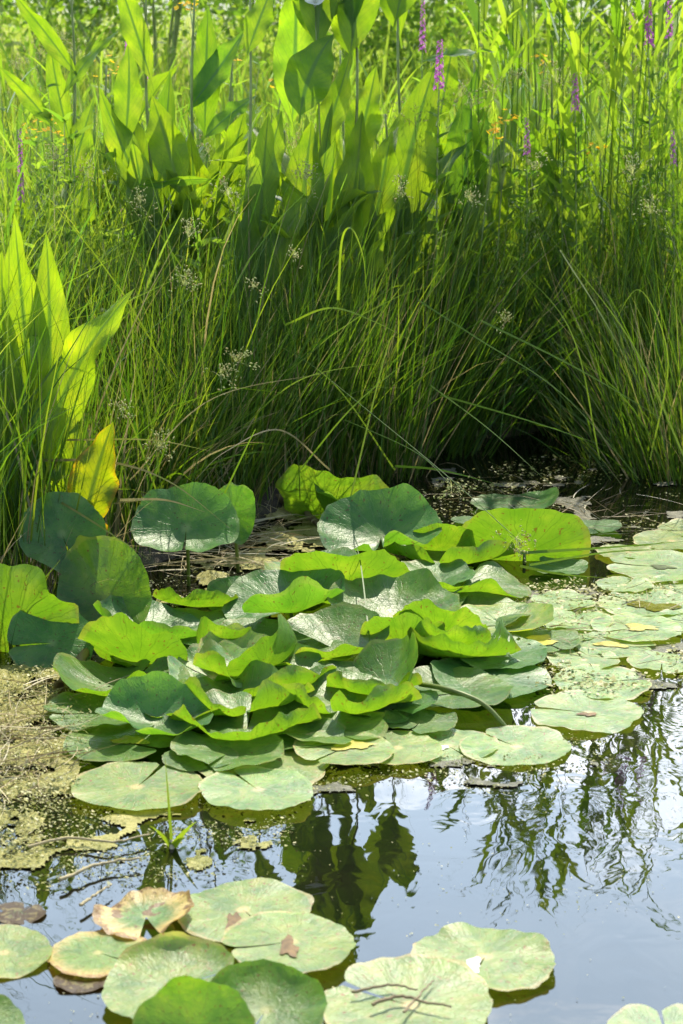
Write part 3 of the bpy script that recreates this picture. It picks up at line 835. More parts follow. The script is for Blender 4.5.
# ------------------------------------------------------------------ rush tussocks along the bank
RUSH = 'rush tussocks along the bank'
def tussock(px, py, n, L, lean_az, lean, spread, wid, label, back=0.0, rad=.11, hue=.45, droop=.3):
    b = at(px, py, 0.02)
    cx_, cy_ = b[0], b[1] + back
    root = empty('rush_tussock', (cx_, cy_, float(ground_z(cx_, cy_))), label, 'rush tussock', RUSH)
    r = rad * np.sqrt(rng.random(n)); a = rng.uniform(0, 2 * PI, n)
    x = cx_ + r * np.cos(a) * 1.25; y = cy_ + r * np.sin(a)
    # each stem leans outward from the middle of the tussock plus the common lean
    ox = r * np.cos(a) / rad * spread + math.sin(R(lean_az)) * lean + rng.normal(0, .21, n)
    oy = r * np.sin(a) / rad * spread + math.cos(R(lean_az)) * lean + rng.normal(0, .18, n)
    az = np.arctan2(ox, oy); th0 = np.clip(np.hypot(ox, oy), 0, .9)
    Ls = L * rng.uniform(.55, 1.08, n)
    th1 = th0 + np.abs(rng.normal(droop, .3, n)) * (.35 + th0)
    V, q, rr, P = blades(ground_pts(x, y), Ls, az, th0 * .7, th1, wid * rng.uniform(.7, 1.7, n), np.where(rng.random(n) < .05, .97, np.clip(rng.normal(hue + .05, .25, n), 0, .92)), K=9, drift=.35)
    mk('blades', V, q, None, M['rush'], root, rr)
    return root


def panicle(tip, dirv, size, n, mb, rg):
    """loose rush flower head: thin rays that end in small spikelets"""
    dirv = dirv / np.linalg.norm(dirv)
    for k in range(n):
        v = dirv * rg.uniform(.3, 1.2) + rg.normal(0, .55, 3)
        v = v / np.linalg.norm(v) * size * rg.uniform(.35, 1.15)
        e = tip + v + np.array([0, 0, -.1 * size])
        mb.add(*ribbon(bez(tip, tip + v * .5 + np.array([0, 0, .12 * size]), e, 4), .0012, .3))
        for j in range(rg.integers(2, 5)):
            c = e + rg.normal(0, .006, 3); l = rg.uniform(.003, .006); ww = l * .42
            d = v / np.linalg.norm(v) + rg.normal(0, .5, 3); d /= np.linalg.norm(d)
            a = np.cross(d, [.3, .2, .9]); a /= np.linalg.norm(a); bq = np.cross(d, a)
            O = np.array([c - d * l, c + a * ww, c + bq * ww, c - a * ww, c - bq * ww, c + d * l])
            mb.add(O, None, [[0, 2, 1], [0, 3, 2], [0, 4, 3], [0, 1, 4], [5, 1, 2], [5, 2, 3], [5, 3, 4], [5, 4, 1]], rg.random())


def rush_stem(pts, size, label, n=26, w=.0028):
    """one flowering stem: pts = (px, py, Y) from foot to tip"""
    P = spline([atY(*p) for p in pts], 22)
    root = empty('flowering_rush_stem', P[0], label, 'rush stem', 'flowering rush stems')
    V, q, t = tube(P, np.linspace(w * .6, w * .28, 22), 5)
    mk('stem', V, q, t, M['rush'], root, np.full(len(V), .55))
    mb = MB(); rg = np.random.default_rng(int(pts[-1][0] * 3 + pts[-1][1]))
    panicle(P[-1], P[-1] - P[-3], size, n, mb, rg)
    mb.build('flower_head', M['head'], root)


def long_blade(pts, wid, label, hue=.6):
    P = spline([atY(*p) for p in pts], 26)
    V, q, _, r = ribbon(P, wid, up=(.1, -1, .3))
    o = mk('sedge_blade', V - P[0], q, None, M['rush'], None, np.full(len(V), hue))
    o.location = tuple(P[0])
    tag(o, label, 'sedge blade', 'long arching sedge blades')


TUS = [
 (14, 668, 90, .26, 20, .15, .3, .005, .0, 'short yellow green grass tuft at the left edge by the straw coloured algae', .75),
 (52, 612, 70, .28, 60, .2, .35, .005, .05, 'thin grass tuft between the glowing yellow leaf and the tall upright leaf', .6),
 (8, 575, 150, .42, 60, .2, .35, .005, .1, 'tussock at the left edge behind the glowing yellow leaf', .5),
 (105, 540, 200, .5, 110, .32, .4, .005, .1, 'tussock with pale bent blades behind the dark blue round leaf', .6),
 (160, 528, 220, .58, 95, .18, .35, .0045, .1, 'tussock right above the dark blue round leaf', .5),
 (215, 512, 240, .7, 120, .14, .32, .0045, .1, 'tussock behind the narrow upright leaf, left of centre', .5),
 (268, 498, 240, .78, 0, .1, .3, .0045, .1, 'dense dark tussock above the mossy mud left of the folded leaf', .45),
 (318, 484, 250, .8, 180, .12, .3, .0045, .1, 'tussock rising straight behind the long folded lily leaf', .45),
 (372, 476, 260, .85, 200, .08, .28, .0045, .08, 'upright tussock at the centre of the bank', .4),
 (430, 452, 330, .95, 75, .22, .32, .0045, .08, 'largest dark tussock fanning to the right over the black gap', .35),
 (492, 432, 240, .8, 80, .22, .32, .0045, .1, 'dark tussock at the left side of the black water gap', .35),
 (548, 424, 280, .85, 120, .08, .3, .0045, .1, 'tussock standing behind the black water gap', .4),
 (600, 434, 280, .85, 260, .12, .34, .0045, .08, 'tussock at the right side of the black water gap', .45),
 (645, 462, 230, .74, 300, .14, .3, .0045, .06, 'tussock leaning left with long crossing stems at the right bank', .5),
 (690, 474, 230, .85, 275, .2, .3, .0045, .05, 'rightmost front tussock cut by the picture edge', .5),
 (70, 535, 240, .75, 20, .1, .3, .005, .35, 'tussock behind the dock plant with the tall left leaves', .5),
 (150, 520, 240, .8, 0, .1, .3, .005, .4, 'second row tussock with pale flower heads left of centre', .5),
 (240, 490, 240, .85, 340, .1, .3, .005, .45, 'second row tussock under the dock leaf with the pointed tip', .45),
 (345, 455, 240, .88, 10, .1, .3, .005, .45, 'second row tussock beneath the largest dock leaf', .45),
 (470, 425, 260, .95, 60, .2, .3, .005, .4, 'second row tussock beneath the dark bluish dock leaf', .45),
 (560, 415, 240, .9, 20, .1, .3, .005, .4, 'second row tussock in the yellow sunlight right of centre', .6),
 (635, 430, 240, .95, 330, .12, .3, .005, .4, 'second row tussock among the bright reeds at the right', .65),
]
for (px, py, n, L, la, le, sp, wd, bk, lb, hue) in TUS:
    tussock(px, py, int(n * 1.05), L, la, le, sp, wd, lb, bk, hue=hue)

# thick filling of grass between the tussocks, one mass nobody could count
def fill(N, x0, x1, s0, s1, L0, L1, w0, w1, hue, hs, lean, name, label, m, droop=.5, K=6, dens=None):
    x = rng.uniform(x0, x1, N); s = rng.uniform(s0, s1, N)
    y = bank_y(x) + s
    if dens is not None:
        k = rng.random(N) < dens(x, y); x, y = x[k], y[k]
    n = len(x)
    clump = fbm(x * 2.3 + 9, y * 2.3, 3)
    L = (L0 + (L1 - L0) * rng.random(n)) * (.7 + .6 * clump)
    az = rng.uniform(0, 2 * PI, n)
    th0 = np.abs(rng.normal(0, lean, n))
    V, q, rr, P = blades(ground_pts(x, y), L, az, th0, th0 + np.abs(rng.normal(droop, .35, n)), rng.uniform(w0, w1, n), np.clip(rng.normal(hue, hs, n) + .25 * (clump - .5), 0, 1), K=K, drift=.3)
    o = mk(name, V, q, None, m, None, rr)
    return tag(o, label, 'grass', kind='stuff')


fill(6500, -1.9, 2.1, .03, 1.1, .3, .85, .0035, .0085, .48, .26, .2, 'sedge_grass', 'dense dark sedge filling the bank behind the lilies', M['rush'], .3)
fill(1500, -1.9, 2.1, -.02, .5, .1, .38, .003, .006, .97, .05, .6, 'dead_thatch', 'dead straw coloured thatch at the foot of the sedge', M['rush'], .5)
fill(1200, -.45, 2.2, .25, 1.3, .75, 1.3, .004, .008, .55, .25, .22, 'tall_grass', 'tall thin grass standing among the docks and reeds', M['rush'], .5, 9)
fill(16000, -2.6, 2.9, .9, 3.2, .55, 1.0, .004, .009, .4, .22, .16, 'meadow_grass', 'tall sunlit meadow grass behind the sedge', M['meadow'], .6)
fill(5200, -3, 3.2, .9, 5.0, .45, 1.0, .016, .036, .4, .28, .3, 'meadow_herbs', 'broad leaved herbs crowding the sunny meadow', M['forb'], .5, 7)
fill(4200, -6, 6, 4.5, 12.0, .6, 1.25, .02, .045, .5, .3, .3, 'far_meadow_herbs', 'blurred broad leaved herbs in the distance', M['forb'], .5, 6)
fill(26000, -5.5, 5.5, 3.0, 13, .45, .95, .006, .013, .6, .22, .18, 'far_meadow_grass', 'pale blurred meadow grass reaching into the distance', M['meadow'], .6, 5)
fill(26000, -16, 16, 12, 45, .5, .9, .015, .03, .75, .2, .2, 'distant_meadow_grass', 'bright hazy grassland on the skyline', M['meadow'], .6, 4)

# ------------------------------------------------------------------ water dock
def dock_leaf(P, wid, parent, tw0=0.0, tw1=0.4, wave=.12, cup=.18, tint=(1, 1, 1, 0), facing=None, nl=26, nw=9, seed=0):
    """blade along the path P (its midrib); the first tenth is the leaf stalk"""
    rg = np.random.default_rng(seed)
    n = len(P)
    T = np.gradient(P, axis=0); T /= np.linalg.norm(T, axis=1)[:, None]
    fc = np.array([0.0, -1, .25]) if facing is None else np.asarray(facing, float)
    S = np.cross(T, fc); S /= np.linalg.norm(S, axis=1)[:, None] + 1e-9
    Nn = np.cross(S, T)
    t = np.linspace(0, 1, n)
    tw = tw0 + (tw1 - tw0) * t
    S2 = S * np.cos(tw)[:, None] + Nn * np.sin(tw)[:, None]; N2 = np.cross(S2, T)
    tt = np.clip((t - .1) / .9, 0, 1)
    w = wid / 2 * (np.sin(PI * tt ** .82) ** .95 * (1 - .1 * tt)) * 1.04 + wid * .025 * (1 - tt)
    v = np.linspace(-1, 1, nw)
    ph = rg.uniform(0, 6, 4)
    z = cup * np.abs(v)[None] * w[:, None]
    for sgn in (0, 1):
        m_ = (v > 0) == bool(sgn)
        wv = wave * wid * (np.sin(t * 15 + ph[sgn]) * .6 + np.sin(t * 27 + ph[2 + sgn]) * .4)
        z = z + np.where(m_[None], wv[:, None] * np.abs(v)[None] ** 2 * np.sin(PI * np.clip(tt, 0, 1))[:, None], 0)
    V = P[:, None] + S2[:, None] * (w[:, None] * v[None])[..., None] + N2[:, None] * z[..., None]
    uv = np.stack(np.broadcast_arrays(v[None] * .5 + .5, t[:, None]), -1).reshape(-1, 2)
    o = mk('leaf', V.reshape(-1, 3), grid_quads(n, nw), None, M['dock'], parent, uv=uv)
    o.color = tint
    return o


DOCK = 'great water docks on the bank'
def dock(base, stem_top, leaves, label, nrand=6, seed=1, hmax=.9, spread=.35, name='water_dock', wv=1.0):
    rg = np.random.default_rng(seed)
    b = np.array([base[0], base[1], float(ground_z(base[0], base[1]))])
    root = empty(name, b, label, 'dock plant', DOCK)
    if stem_top is not None:
        P = spline([b - [0, 0, .05], b * .65 + stem_top * .35 + rg.normal(0, .03, 3), b * .3 + stem_top * .7 + rg.normal(0, .025, 3), stem_top], 22)
        V, q, t = tube(P, np.linspace(.008, .003, 22), 7)
        mk('stem', V, q, t, M['dockstem'], root)
    k = 0
    for (b0, tip, wid, bow, lean, tw, tint) in leaves:
        mid = (b0 + tip) / 2 + np.array([bow, 0, 0]) + np.array([0, lean, .02])
        P = bez(b0, mid, tip, 26)
        k += 1
        dock_leaf(P, wid, root, tw - .25, tw + .25, wv * rg.uniform(.16, .3), rg.uniform(.05, .35), tint, seed=seed * 50 + k)
    for j in range(int(nrand * 3)):
        az = rg.uniform(0, 2 * PI); th = rg.uniform(.03, .34); L = rg.uniform(.3, .62) * hmax; dr = rg.uniform(.1, 1.5)
        z0 = rg.uniform(0, .6) * hmax
        if stem_top is None: z0 *= .1
        p0 = b + (stem_top - b) * (z0 / max(.2, stem_top[2] - b[2])) if stem_top is not None else b + rg.normal(0, .03, 3) * [1, 1, 0]
        d0 = np.array([math.sin(az) * math.sin(th), math.cos(az) * math.sin(th), math.cos(th)])
        d1 = np.array([math.sin(az) * math.sin(th + dr), math.cos(az) * math.sin(th + dr), math.cos(th + dr)])
        P = bez(p0, p0 + d0 * L * .6, p0 + d0 * L * .6 + d1 * L * .45, 26)
        fc = np.array([math.sin(az + PI), math.cos(az + PI), .5])
        g_ = rg.uniform(.85, 1.15)
        dock_leaf(P, L * rg.uniform(.11, .21), root, rg.uniform(-.5, .5), rg.uniform(-.5, .8), rg.uniform(.14, .34), rg.uniform(.05, .4), (g_, g_, g_, 0), facing=fc, seed=seed * 77 + j)
    return root


N_, D_, B_, Yl = (1, 1, 1, 0), (.75, .85, .9, 0), (.8, .95, 1.15, 0), (1.15, 1.1, .8, 0)
def lf(b, t, Y, wpx, bow=0.0, lean=0.0, tw=0.0, tint=N_, dY=0.0):
    s = Y / F
    if Y > 5.5: b = (b[0] + (b[0] - t[0]) * .2, b[1] + (b[1] - t[1]) * .35); wpx = wpx * .86
    return (atY(*b, Y), atY(*t, Y + dY), wpx * s * 1.08, bow, lean, tw, tint)


def gb(px, Y): p = atY(px, 400, Y); return (p[0], Y)


# the left front plant
Y = 4.95
dock(gb(42, Y), None, [lf((38, 480), (14, 213), Y, 44, -.01, .06, .1, (1.35, 1.25, 1, 0)), lf((44, 480), (46, 232), Y + .04, 40, .025, .0, -.3, (1.35, 1.25, 1, 0)), lf((30, 490), (2, 250), Y + .05, 42, -.05, .05, .4, (1.1, 1.05, 1, 0)),  # raised tints put the backlit glow into the leaf colour
     lf((42, 490), (135, 288), Y - .03, 46, -.1, -.02, .2, (1.6, 1.45, 1, 0)), lf((56, 530), (78, 420), Y - .05, 34, .03, -.05, .3, (1.35, 1.25, 1, 0)), lf((36, 530), (2, 330), Y - .02, 46, -.03, -.06, .2, (1.1, 1.05, 1, 0)),
     lf((30, 540), (-14, 420), Y - .08, 40, -.03, -.08, .1, (1.1, 1.05, 1, 0))],
     'dock plant with tall wavy light green leaves at the left edge', 0, 3, wv=1.5)
dock(gb(92, 4.75), None, [(atY(80, 548, 4.72), atY(113, 422, 4.72), .115, -.01, .0, .05, (1.5, 1.15, .6, .22)), (atY(90, 560, 4.74), atY(88, 500, 4.70), .06, .03, .0, .4, (1.2, 1.1, .6, .3))],
     'single yellow dock leaf with red edges above the dark blue lily leaf', 0, 4)
# the row behind the sedge
dock(gb(70, 6.3), atY(70, -30, 6.3), [lf((70, 82), (120, 30), 6.3, 17, -.02, 0, .5), lf((70, 125), (50, 38), 6.32, 22, -.02, 0, .1), lf((48, 116), (-2, 66), 6.28, 19, .0, 0, .3), lf((71, 60), (10, -10), 6.3, 20, .0, 0, .4), lf((72, 170), (95, 95), 6.3, 24, .0, 0, .2)],
     'tall dock at the far left with a bare stem and leaves pointing both ways', 1, 5, 1.0)
dock(gb(150, 6.2), atY(146, -20, 6.2), [lf((160, 215), (98, 85), 6.2, 36, -.02, 0, .3), lf((124, 125), (128, 42), 6.22, 30, .02, 0, .1), lf((150, 200), (170, 70), 6.24, 36, .03, 0, .2, D_), lf((205, 182), (130, 188), 6.05, 13, 0, 0, 1.0, B_), lf((178, 175), (152, 95), 6.15, 40, 0, 0, .2, Yl), lf((148, 60), (115, -30), 6.2, 26, 0, 0, .2)],
     'dock with a horizontal bluish leaf above the pale rush heads', 5, 6, 1.0)
dock(gb(205, 6.35), atY(196, -40, 6.35), [lf((192, 95), (244, 30), 6.35, 30, .03, 0, .3, B_), lf((205, 110), (208, 5), 6.38, 32, 0, 0, .1, D_), lf((210, 130), (258, 95), 6.3, 22, 0, 0, .5, B_), lf((200, 240), (190, 130), 6.3, 42, 0, 0, .2, Yl), lf((220, 200), (245, 110), 6.4, 40, 0, 0, .2)],
     'dock with blue green leaves left of the pale upright leaf at the top', 6, 7, 1.05)
dock(gb(262, 6.25), atY(250, -10, 6.25), [lf((252, 300), (252, 196), 6.1, 36, -.02, .04, .1), lf((262, 285), (314, 192), 6.1, 38, -.04, .02, .3, Yl), lf((258, 200), (282, 110), 6.3, 34, 0, 0, .2), lf((250, 40), (276, -20), 6.2, 28, 0, 0, .3)],
     'dock with a broad pale leaf that ends in a pointed tip above the dark sedge', 4, 8, .9)
dock(gb(312, 6.3), atY(320, -60, 6.3), [lf((292, 95), (296, -22), 6.35, 44, .01, 0, .1, (1.3, 1.35, 1.6, 0)), lf((305, 100), (334, 34), 6.2, 50, -.04, 0, .1, D_), lf((318, 140), (352, 48), 6.25, 30, .02, 0, .4), lf((300, 220), (312, 120), 6.25, 44, 0, 0, .2, Yl), lf((325, 240), (335, 140), 6.35, 46, 0, 0, 0), lf((318, 30), (290, -30), 6.3, 26, 0, 0, .2), lf((318, 20), (352, -10), 6.3, 24, 0, 0, .5), lf((318, 20), (322, -95), 6.25, 42, 0, 0, .2), lf((318, 0), (284, -70), 6.3, 36, 0, 0, .4)],
     'dock with a dark blunt leaf and a pale leaf standing beside its stem', 6, 9, 1.05)
dock(gb(362, 6.35), atY(352, -60, 6.35), [lf((352, 150), (376, 66), 6.35, 36, .02, 0, .2), lf((345, 235), (362, 110), 6.3, 42, .02, 0, .2, Yl), lf((372, 230), (392, 130), 6.4, 40, 0, 0, .1), lf((352, 30), (372, -70), 6.3, 44, 0, 0, .1), lf((352, 40), (330, -40), 6.35, 34, 0, 0, .3), lf((352, 0), (350, -110), 6.3, 36, 0, 0, .2)],
     'dock with layered glowing leaves left of the largest leaf', 5, 10, 1.0)
dock(gb(412, 6.75), atY(398, -70, 6.8), [lf((398, 212), (436, 62), 6.7, 60, -.03, 0, .05), lf((430, 60), (496, 52), 6.75, 16, 0, .0, .9, B_, -.1), lf((440, 110), (455, 35), 6.8, 26, 0, 0, .2), lf((395, 260), (402, 165), 6.75, 36, 0, 0, .2, Yl), lf((398, 0), (420, -85), 6.75, 44, 0, 0, .2), lf((398, 10), (378, -100), 6.8, 36, 0, 0, .3)],
     'dock with the largest oval leaf in front of the purple spike', 5, 11, 1.0)
dock(gb(470, 7.0), atY(474, 60, 7.0), [lf((462, 205), (478, 66), 6.95, 46, -.01, 0, .1, (.55, .72, .85, 0)), lf((476, 235), (512, 152), 6.9, 46, 0, 0, .3, Yl), lf((450, 300), (486, 245), 6.9, 28, 0, 0, .3, D_), lf((470, 255), (445, 170), 7.0, 42, 0, 0, .2)],
     'dock with a dark bluish upright leaf right of the largest leaf', 5, 12, .95)
dock(gb(560, 7.1), atY(552, 40, 7.1), [lf((556, 150), (572, 96), 7.1, 26, 0, 0, .2), lf((550, 190), (530, 120), 7.1, 30, 0, 0, .2)],
     'low dock among the reeds behind the yellow flowers on the right', 5, 13, .8)
for i, (px, Y_, h, lb) in enumerate([(110, 6.9, 1.0, 'blurred dock behind the leaf with the horizontal bluish blade'), (235, 6.9, 1.05, 'blurred dock behind the blue green leaves'), (340, 6.9, 1.05, 'blurred dock behind the dark blunt leaf'),
                                     (430, 7.2, 1.0, 'blurred dock behind the largest oval leaf'), (20, 6.6, .8, 'leafy dock clump behind the tall wavy leaves at the left edge'), (385, 6.6, .85, 'low dock clump glowing beneath the layered leaves'), (285, 6.55, .8, 'low dock clump glowing above the dark sedge')]):
    p = atY(px, 200, Y_)
    dock((p[0], Y_), np.array([p[0], Y_, h + .25]), [], lb, 10, 30 + i, h)

# ------------------------------------------------------------------ reeds on the right
def reed(px, Y, H, seed, label, wk=1.0):
    rg = np.random.default_rng(seed)
    p = atY(px, 300, Y); b = np.array([p[0], Y, float(ground_z(p[0], Y))])
    root = empty('reed', b, label, 'reed', 'bright reeds on the right bank')
    top = b + np.array([rg.normal(0, .06), rg.normal(0, .05), H])
    P = spline([b, (b + top) / 2 + rg.normal(0, .015, 3), top], 16)
    V, q, t = tube(P, np.linspace(.0035, .0015, 16), 5)
    mk('stem', V, q, t, M['reed'], root, np.full(len(V), .3))
    mb = MB(); n = rg.integers(7, 11)
    for k in range(n):
        f = .25 + .75 * (k + rg.random() * .5) / n
        p0 = P[min(15, int(f * 15))]
        az = rg.uniform(0, 2 * PI); L = rg.uniform(.25, .5); th = rg.uniform(.15, .5)
        d0 = np.array([math.sin(az) * math.sin(th), math.cos(az) * math.sin(th), math.cos(th)])
        e = p0 + d0 * L * .75 + np.array([math.sin(az), math.cos(az), -.2 + rg.uniform(-.3, .5)]) * L * .25
        Pb = bez(p0, p0 + d0 * L * .6, e, 10)
        T = np.gradient(Pb, axis=0); T /= np.linalg.norm(T, axis=1)[:, None]
        up = rg.normal(0, 1, 3)
        s = np.cross(T, up); s /= np.linalg.norm(s, axis=1)[:, None] + 1e-9
        tt = np.linspace(0, 1, 10); w = wk * rg.uniform(.009, .017) / 2 * np.maximum(np.minimum(1, .5 + 3 * tt) * (1 - tt ** 2.2), .04)
        V = np.stack([Pb - s * w[:, None], Pb + s * w[:, None]], 1).reshape(-1, 3); kk = np.arange(9)
        mb.add(V, np.stack([2 * kk, 2 * kk + 1, 2 * kk + 3, 2 * kk + 2], -1), None, rg.random())
    mb.build('foliage', M['reed'], root)


for i in range(40):
    px = 450 + 250 * ((i * .618) % 1); Y_ = 6.95 + 1.4 * ((i * .377) % 1)
    reed(px, Y_, .75 + .5 * ((i * .773) % 1), 200 + i, 'tall bright green reed among the sunlit grasses at the right')
for i, px in enumerate([20, 95, 180, 285, 372]):
    reed(px, 7.1 + .2 * (i % 3), 1.1, 260 + i, 'thin bright reed between the docks, left half of the top')

for i in range(16):
    reed(478 + 125 * ((i * .618) % 1), 6.95 + .5 * ((i * .377) % 1), 1.5 + .45 * ((i * .773) % 1), 300 + i, 'tall bright green reed among the sunlit grasses at the right', 2.1)

for i in range(12):
    reed(596 + 110 * ((i * .618 + .3) % 1), 6.95 + .5 * ((i * .377) % 1), 1.45 + .45 * ((i * .773) % 1), 340 + i, 'tall bright green reed among the sunlit grasses at the right', 1.5)


# ------------------------------------------------------------------ bushes beyond the meadow
def bush(x, Y, r, h, seed):
    rg = np.random.default_rng(seed)
    b = np.array([x, Y, float(ground_z(x, Y))])
    root = empty('bush', b, 'pale blurred bush closing the view beyond the meadow', 'bush', 'bushes beyond the meadow')
    ms = MB(); ml = MB()
    cl = []
    for k in range(9):
        a = rg.uniform(0, 2 * PI); e = b + np.array([math.cos(a) * r * rg.uniform(.2, .8), math.sin(a) * r * rg.uniform(.2, .8), h * rg.uniform(.35, .85)])
        P = spline([b, (b + e) / 2 + rg.normal(0, .08, 3), e], 10)
        V, q, t = tube(P, np.linspace(.014, .005, 10), 5); ms.add(V, q, t); cl.append(e)
        cl.append(P[6])
    n = 5200
    c = np.array(cl)[rg.integers(0, len(cl), n)] + rg.normal(0, 1, (n, 3)) * [r * .22, r * .22, h * .14]
    c = c[c[:, 2] > b[2] + .03]; n = len(c)
    d = rg.normal(0, 1, (n, 3)); d /= np.linalg.norm(d, axis=1)[:, None]
    w = np.cross(d, rg.normal(0, 1, (n, 3))); w /= np.linalg.norm(w, axis=1)[:, None]
    l = rg.uniform(.05, .11, (n, 1))
    V = np.stack([c, c + d * l * .5 + w * l * .25, c + d * l, c + d * l * .5 - w * l * .25], 1).reshape(-1, 3)
    ml.add(V, np.arange(n * 4).reshape(-1, 4), None, np.repeat(rg.random(n), 4))
    ms.build('trunk', M['dockstem'], root); ml.build('crown', M['forb'], root)


for i in range(15):
    Yb = 13 + 8 * ((i * .618) % 1)
    bush((-5.2 + .75 * i) * Yb / 16, Yb, 1.1 + .5 * ((i * .37) % 1), 3.1 + .9 * ((i * .77) % 1), 500 + i)

# ------------------------------------------------------------------ flowers
def loosestrife(pts, spike, label, seed, wpx=1.0, colr=.5):
    wpx *= 1.45
    rg = np.random.default_rng(seed)
    P = spline([atY(*p) for p in pts], 40)
    root = empty('purple_loosestrife', P[0], label, 'purple flower', 'purple loosestrife')
    V, q, t = tube(P, np.linspace(.004, .0015, 40), 6)
    mk('stem', V, q, t, M['dockstem'], root)
    seg = np.concatenate([[0], np.cumsum(np.linalg.norm(np.diff(P, axis=0), axis=1))]); tot = seg[-1]
    pos = lambda s: np.array([np.interp(s, seg, P[:, k]) for k in range(3)])
    mb = MB()
    n = int(spike / .0045)
    for k in range(n):
        f = k / n
        c0 = pos(tot - spike * (1 - f)); a = k * 2.4 + rg.normal(0, .2); rad = .011 * (1 - .6 * f) * wpx
        o = np.array([math.cos(a), math.sin(a), .35]); o /= np.linalg.norm(o)
        c = c0 + o * rad
        e1 = np.cross(o, [0, 0, 1.]); e1 /= np.linalg.norm(e1); e2 = np.cross(o, e1)
        for j in range(5):
            b = j * 2 * PI / 5 + rg.random(); d = e1 * math.cos(b) + e2 * math.sin(b); w_ = np.cross(o, d)
            l = .0085 * (1 - .45 * f) * wpx
            mb.add([c, c + d * l * .55 + w_ * l * .3 + o * .002, c + d * l + o * .001, c + d * l * .55 - w_ * l * .3 + o * .002], [[0, 1, 2, 3]], None, rg.random())
    mb.build('flower_spike', M['purple'], root, False)
    mb = MB()
    for k in range(16):
        s = (tot - spike) * (.3 + .68 * k / 16); c = pos(s)
        for sg in (0, PI):
            a = k * PI / 2 + sg; d = np.array([math.cos(a), math.sin(a), .55]); L = .07 * (1.15 - .6 * k / 16)
            Pb = bez(c, c + d * L * .6, c + d * L * .9 + np.array([0, 0, -.1 * L]), 6)
            V, q, _, _ = ribbon(Pb, .015, up=rg.normal(0, 1, 3)); mb.add(V, q, None, rg.random())
    mb.build('foliage', M['forb'], root)


loosestrife([(436, 330, 6.6), (437, 180, 6.6), (440, 40, 6.6)], .16, 'purple spike beside the largest oval dock leaf', 1, 1.0)
loosestrife([(577, 330, 6.95), (576, 200, 6.95), (575, 74, 6.9)], .13, 'purple spike on a tall stem in the middle of the reeds', 2, .9)
loosestrife([(652, 330, 7.0), (650, 160, 7.0), (648, -14, 7.0)], .2, 'tall loosestrife with several purple tips at the top right', 3, 1.0)
loosestrife([(640, 330, 7.1), (634, 160, 7.1), (632, 12, 7.1)], .12, 'slim purple spike left of the tall one at the top right', 4, .8)
loosestrife([(664, 330, 7.1), (666, 160, 7.1), (670, -8, 7.1)], .16, 'purple spike at the very top right corner', 5, .8)
loosestrife([(418, 330, 7.3), (421, 160, 7.3), (423, -6, 7.3)], .2, 'thin purple spike at the top just left of the one by the largest leaf', 6, .7)
loosestrife([(126, 330, 7.2), (128, 160, 7.2), (129, 30, 7.2)], .1, 'small blurred purple spike at the upper left above its neighbour', 7, 1.0)
loosestrife([(150, 330, 7.2), (149, 200, 7.2), (149, 62, 7.2)], .12, 'pale purple spike at the upper left among dock leaves', 8, .8)
loosestrife([(526, 330, 6.9), (527, 240, 6.9), (527, 118, 6.9)], .13, 'faded pinkish spike beside the yellow flowers on the right', 9, .7)
loosestrife([(22, 420, 6.1), (22, 300, 6.1), (20, 128, 6.1)], .22, 'thin half opened loosestrife near the left edge', 10, .6)
loosestrife([(676, 330, 6.8), (674, 240, 6.8), (673, 130, 6.8)], .12, 'faint faded spike at the right edge', 11, .7)


def yellow_flower(px, py, Y, nb, size, label, seed):
    rg = np.random.default_rng(seed)
    top = atY(px, py, Y); b = np.array([top[0] + rg.normal(0, .05), Y, float(ground_z(top[0], Y))])
    root = empty('yellow_wildflower', b, label, 'yellow flower', 'yellow wildflowers')
    ms = MB(); mp = MB(); ml = MB()
    P = spline([b, (b + top) / 2 + rg.normal(0, .02, 3), top], 14)
    V, q, t = tube(P, np.linspace(.004, .002, 14), 5); ms.add(V, q, t)
    for k in range(nb):
        c = top + rg.normal(0, 1, 3) * [size, size, size * .7]
        V, q, _, _ = ribbon(bez(P[-4], (P[-4] + c) / 2 + [0, 0, -.01], c, 5), .003); ms.add(V, q)
        o = np.array([rg.normal(0, .4), rg.normal(0, .4), 1]); o /= np.linalg.norm(o)
        e1 = np.cross(o, [0, 1., 0]); e1 /= np.linalg.norm(e1); e2 = np.cross(o, e1)
        for j in range(6):
            a = j * PI / 3; d = e1 * math.cos(a) + e2 * math.sin(a); w_ = np.cross(o, d); l = rg.uniform(.009, .013)
            mp.add([c, c + d * l * .6 + w_ * l * .35, c + d * l + o * .003, c + d * l * .6 - w_ * l * .35], [[0, 1, 2, 3]], None, rg.random())
    for k in range(14):
        c = P[rg.integers(3, 13)]; a = rg.uniform(0, 2 * PI); d = np.array([math.cos(a), math.sin(a), .5])
        V, q, _, _ = ribbon(bez(c, c + d * .05, c + d * .1 + [0, 0, -.02], 6), .018); ml.add(V, q, None, rg.random())
    ms.build('stem', M['dockstem'], root); mp.build('petals', M['yellow'], root, False); ml.build('foliage', M['forb'], root)


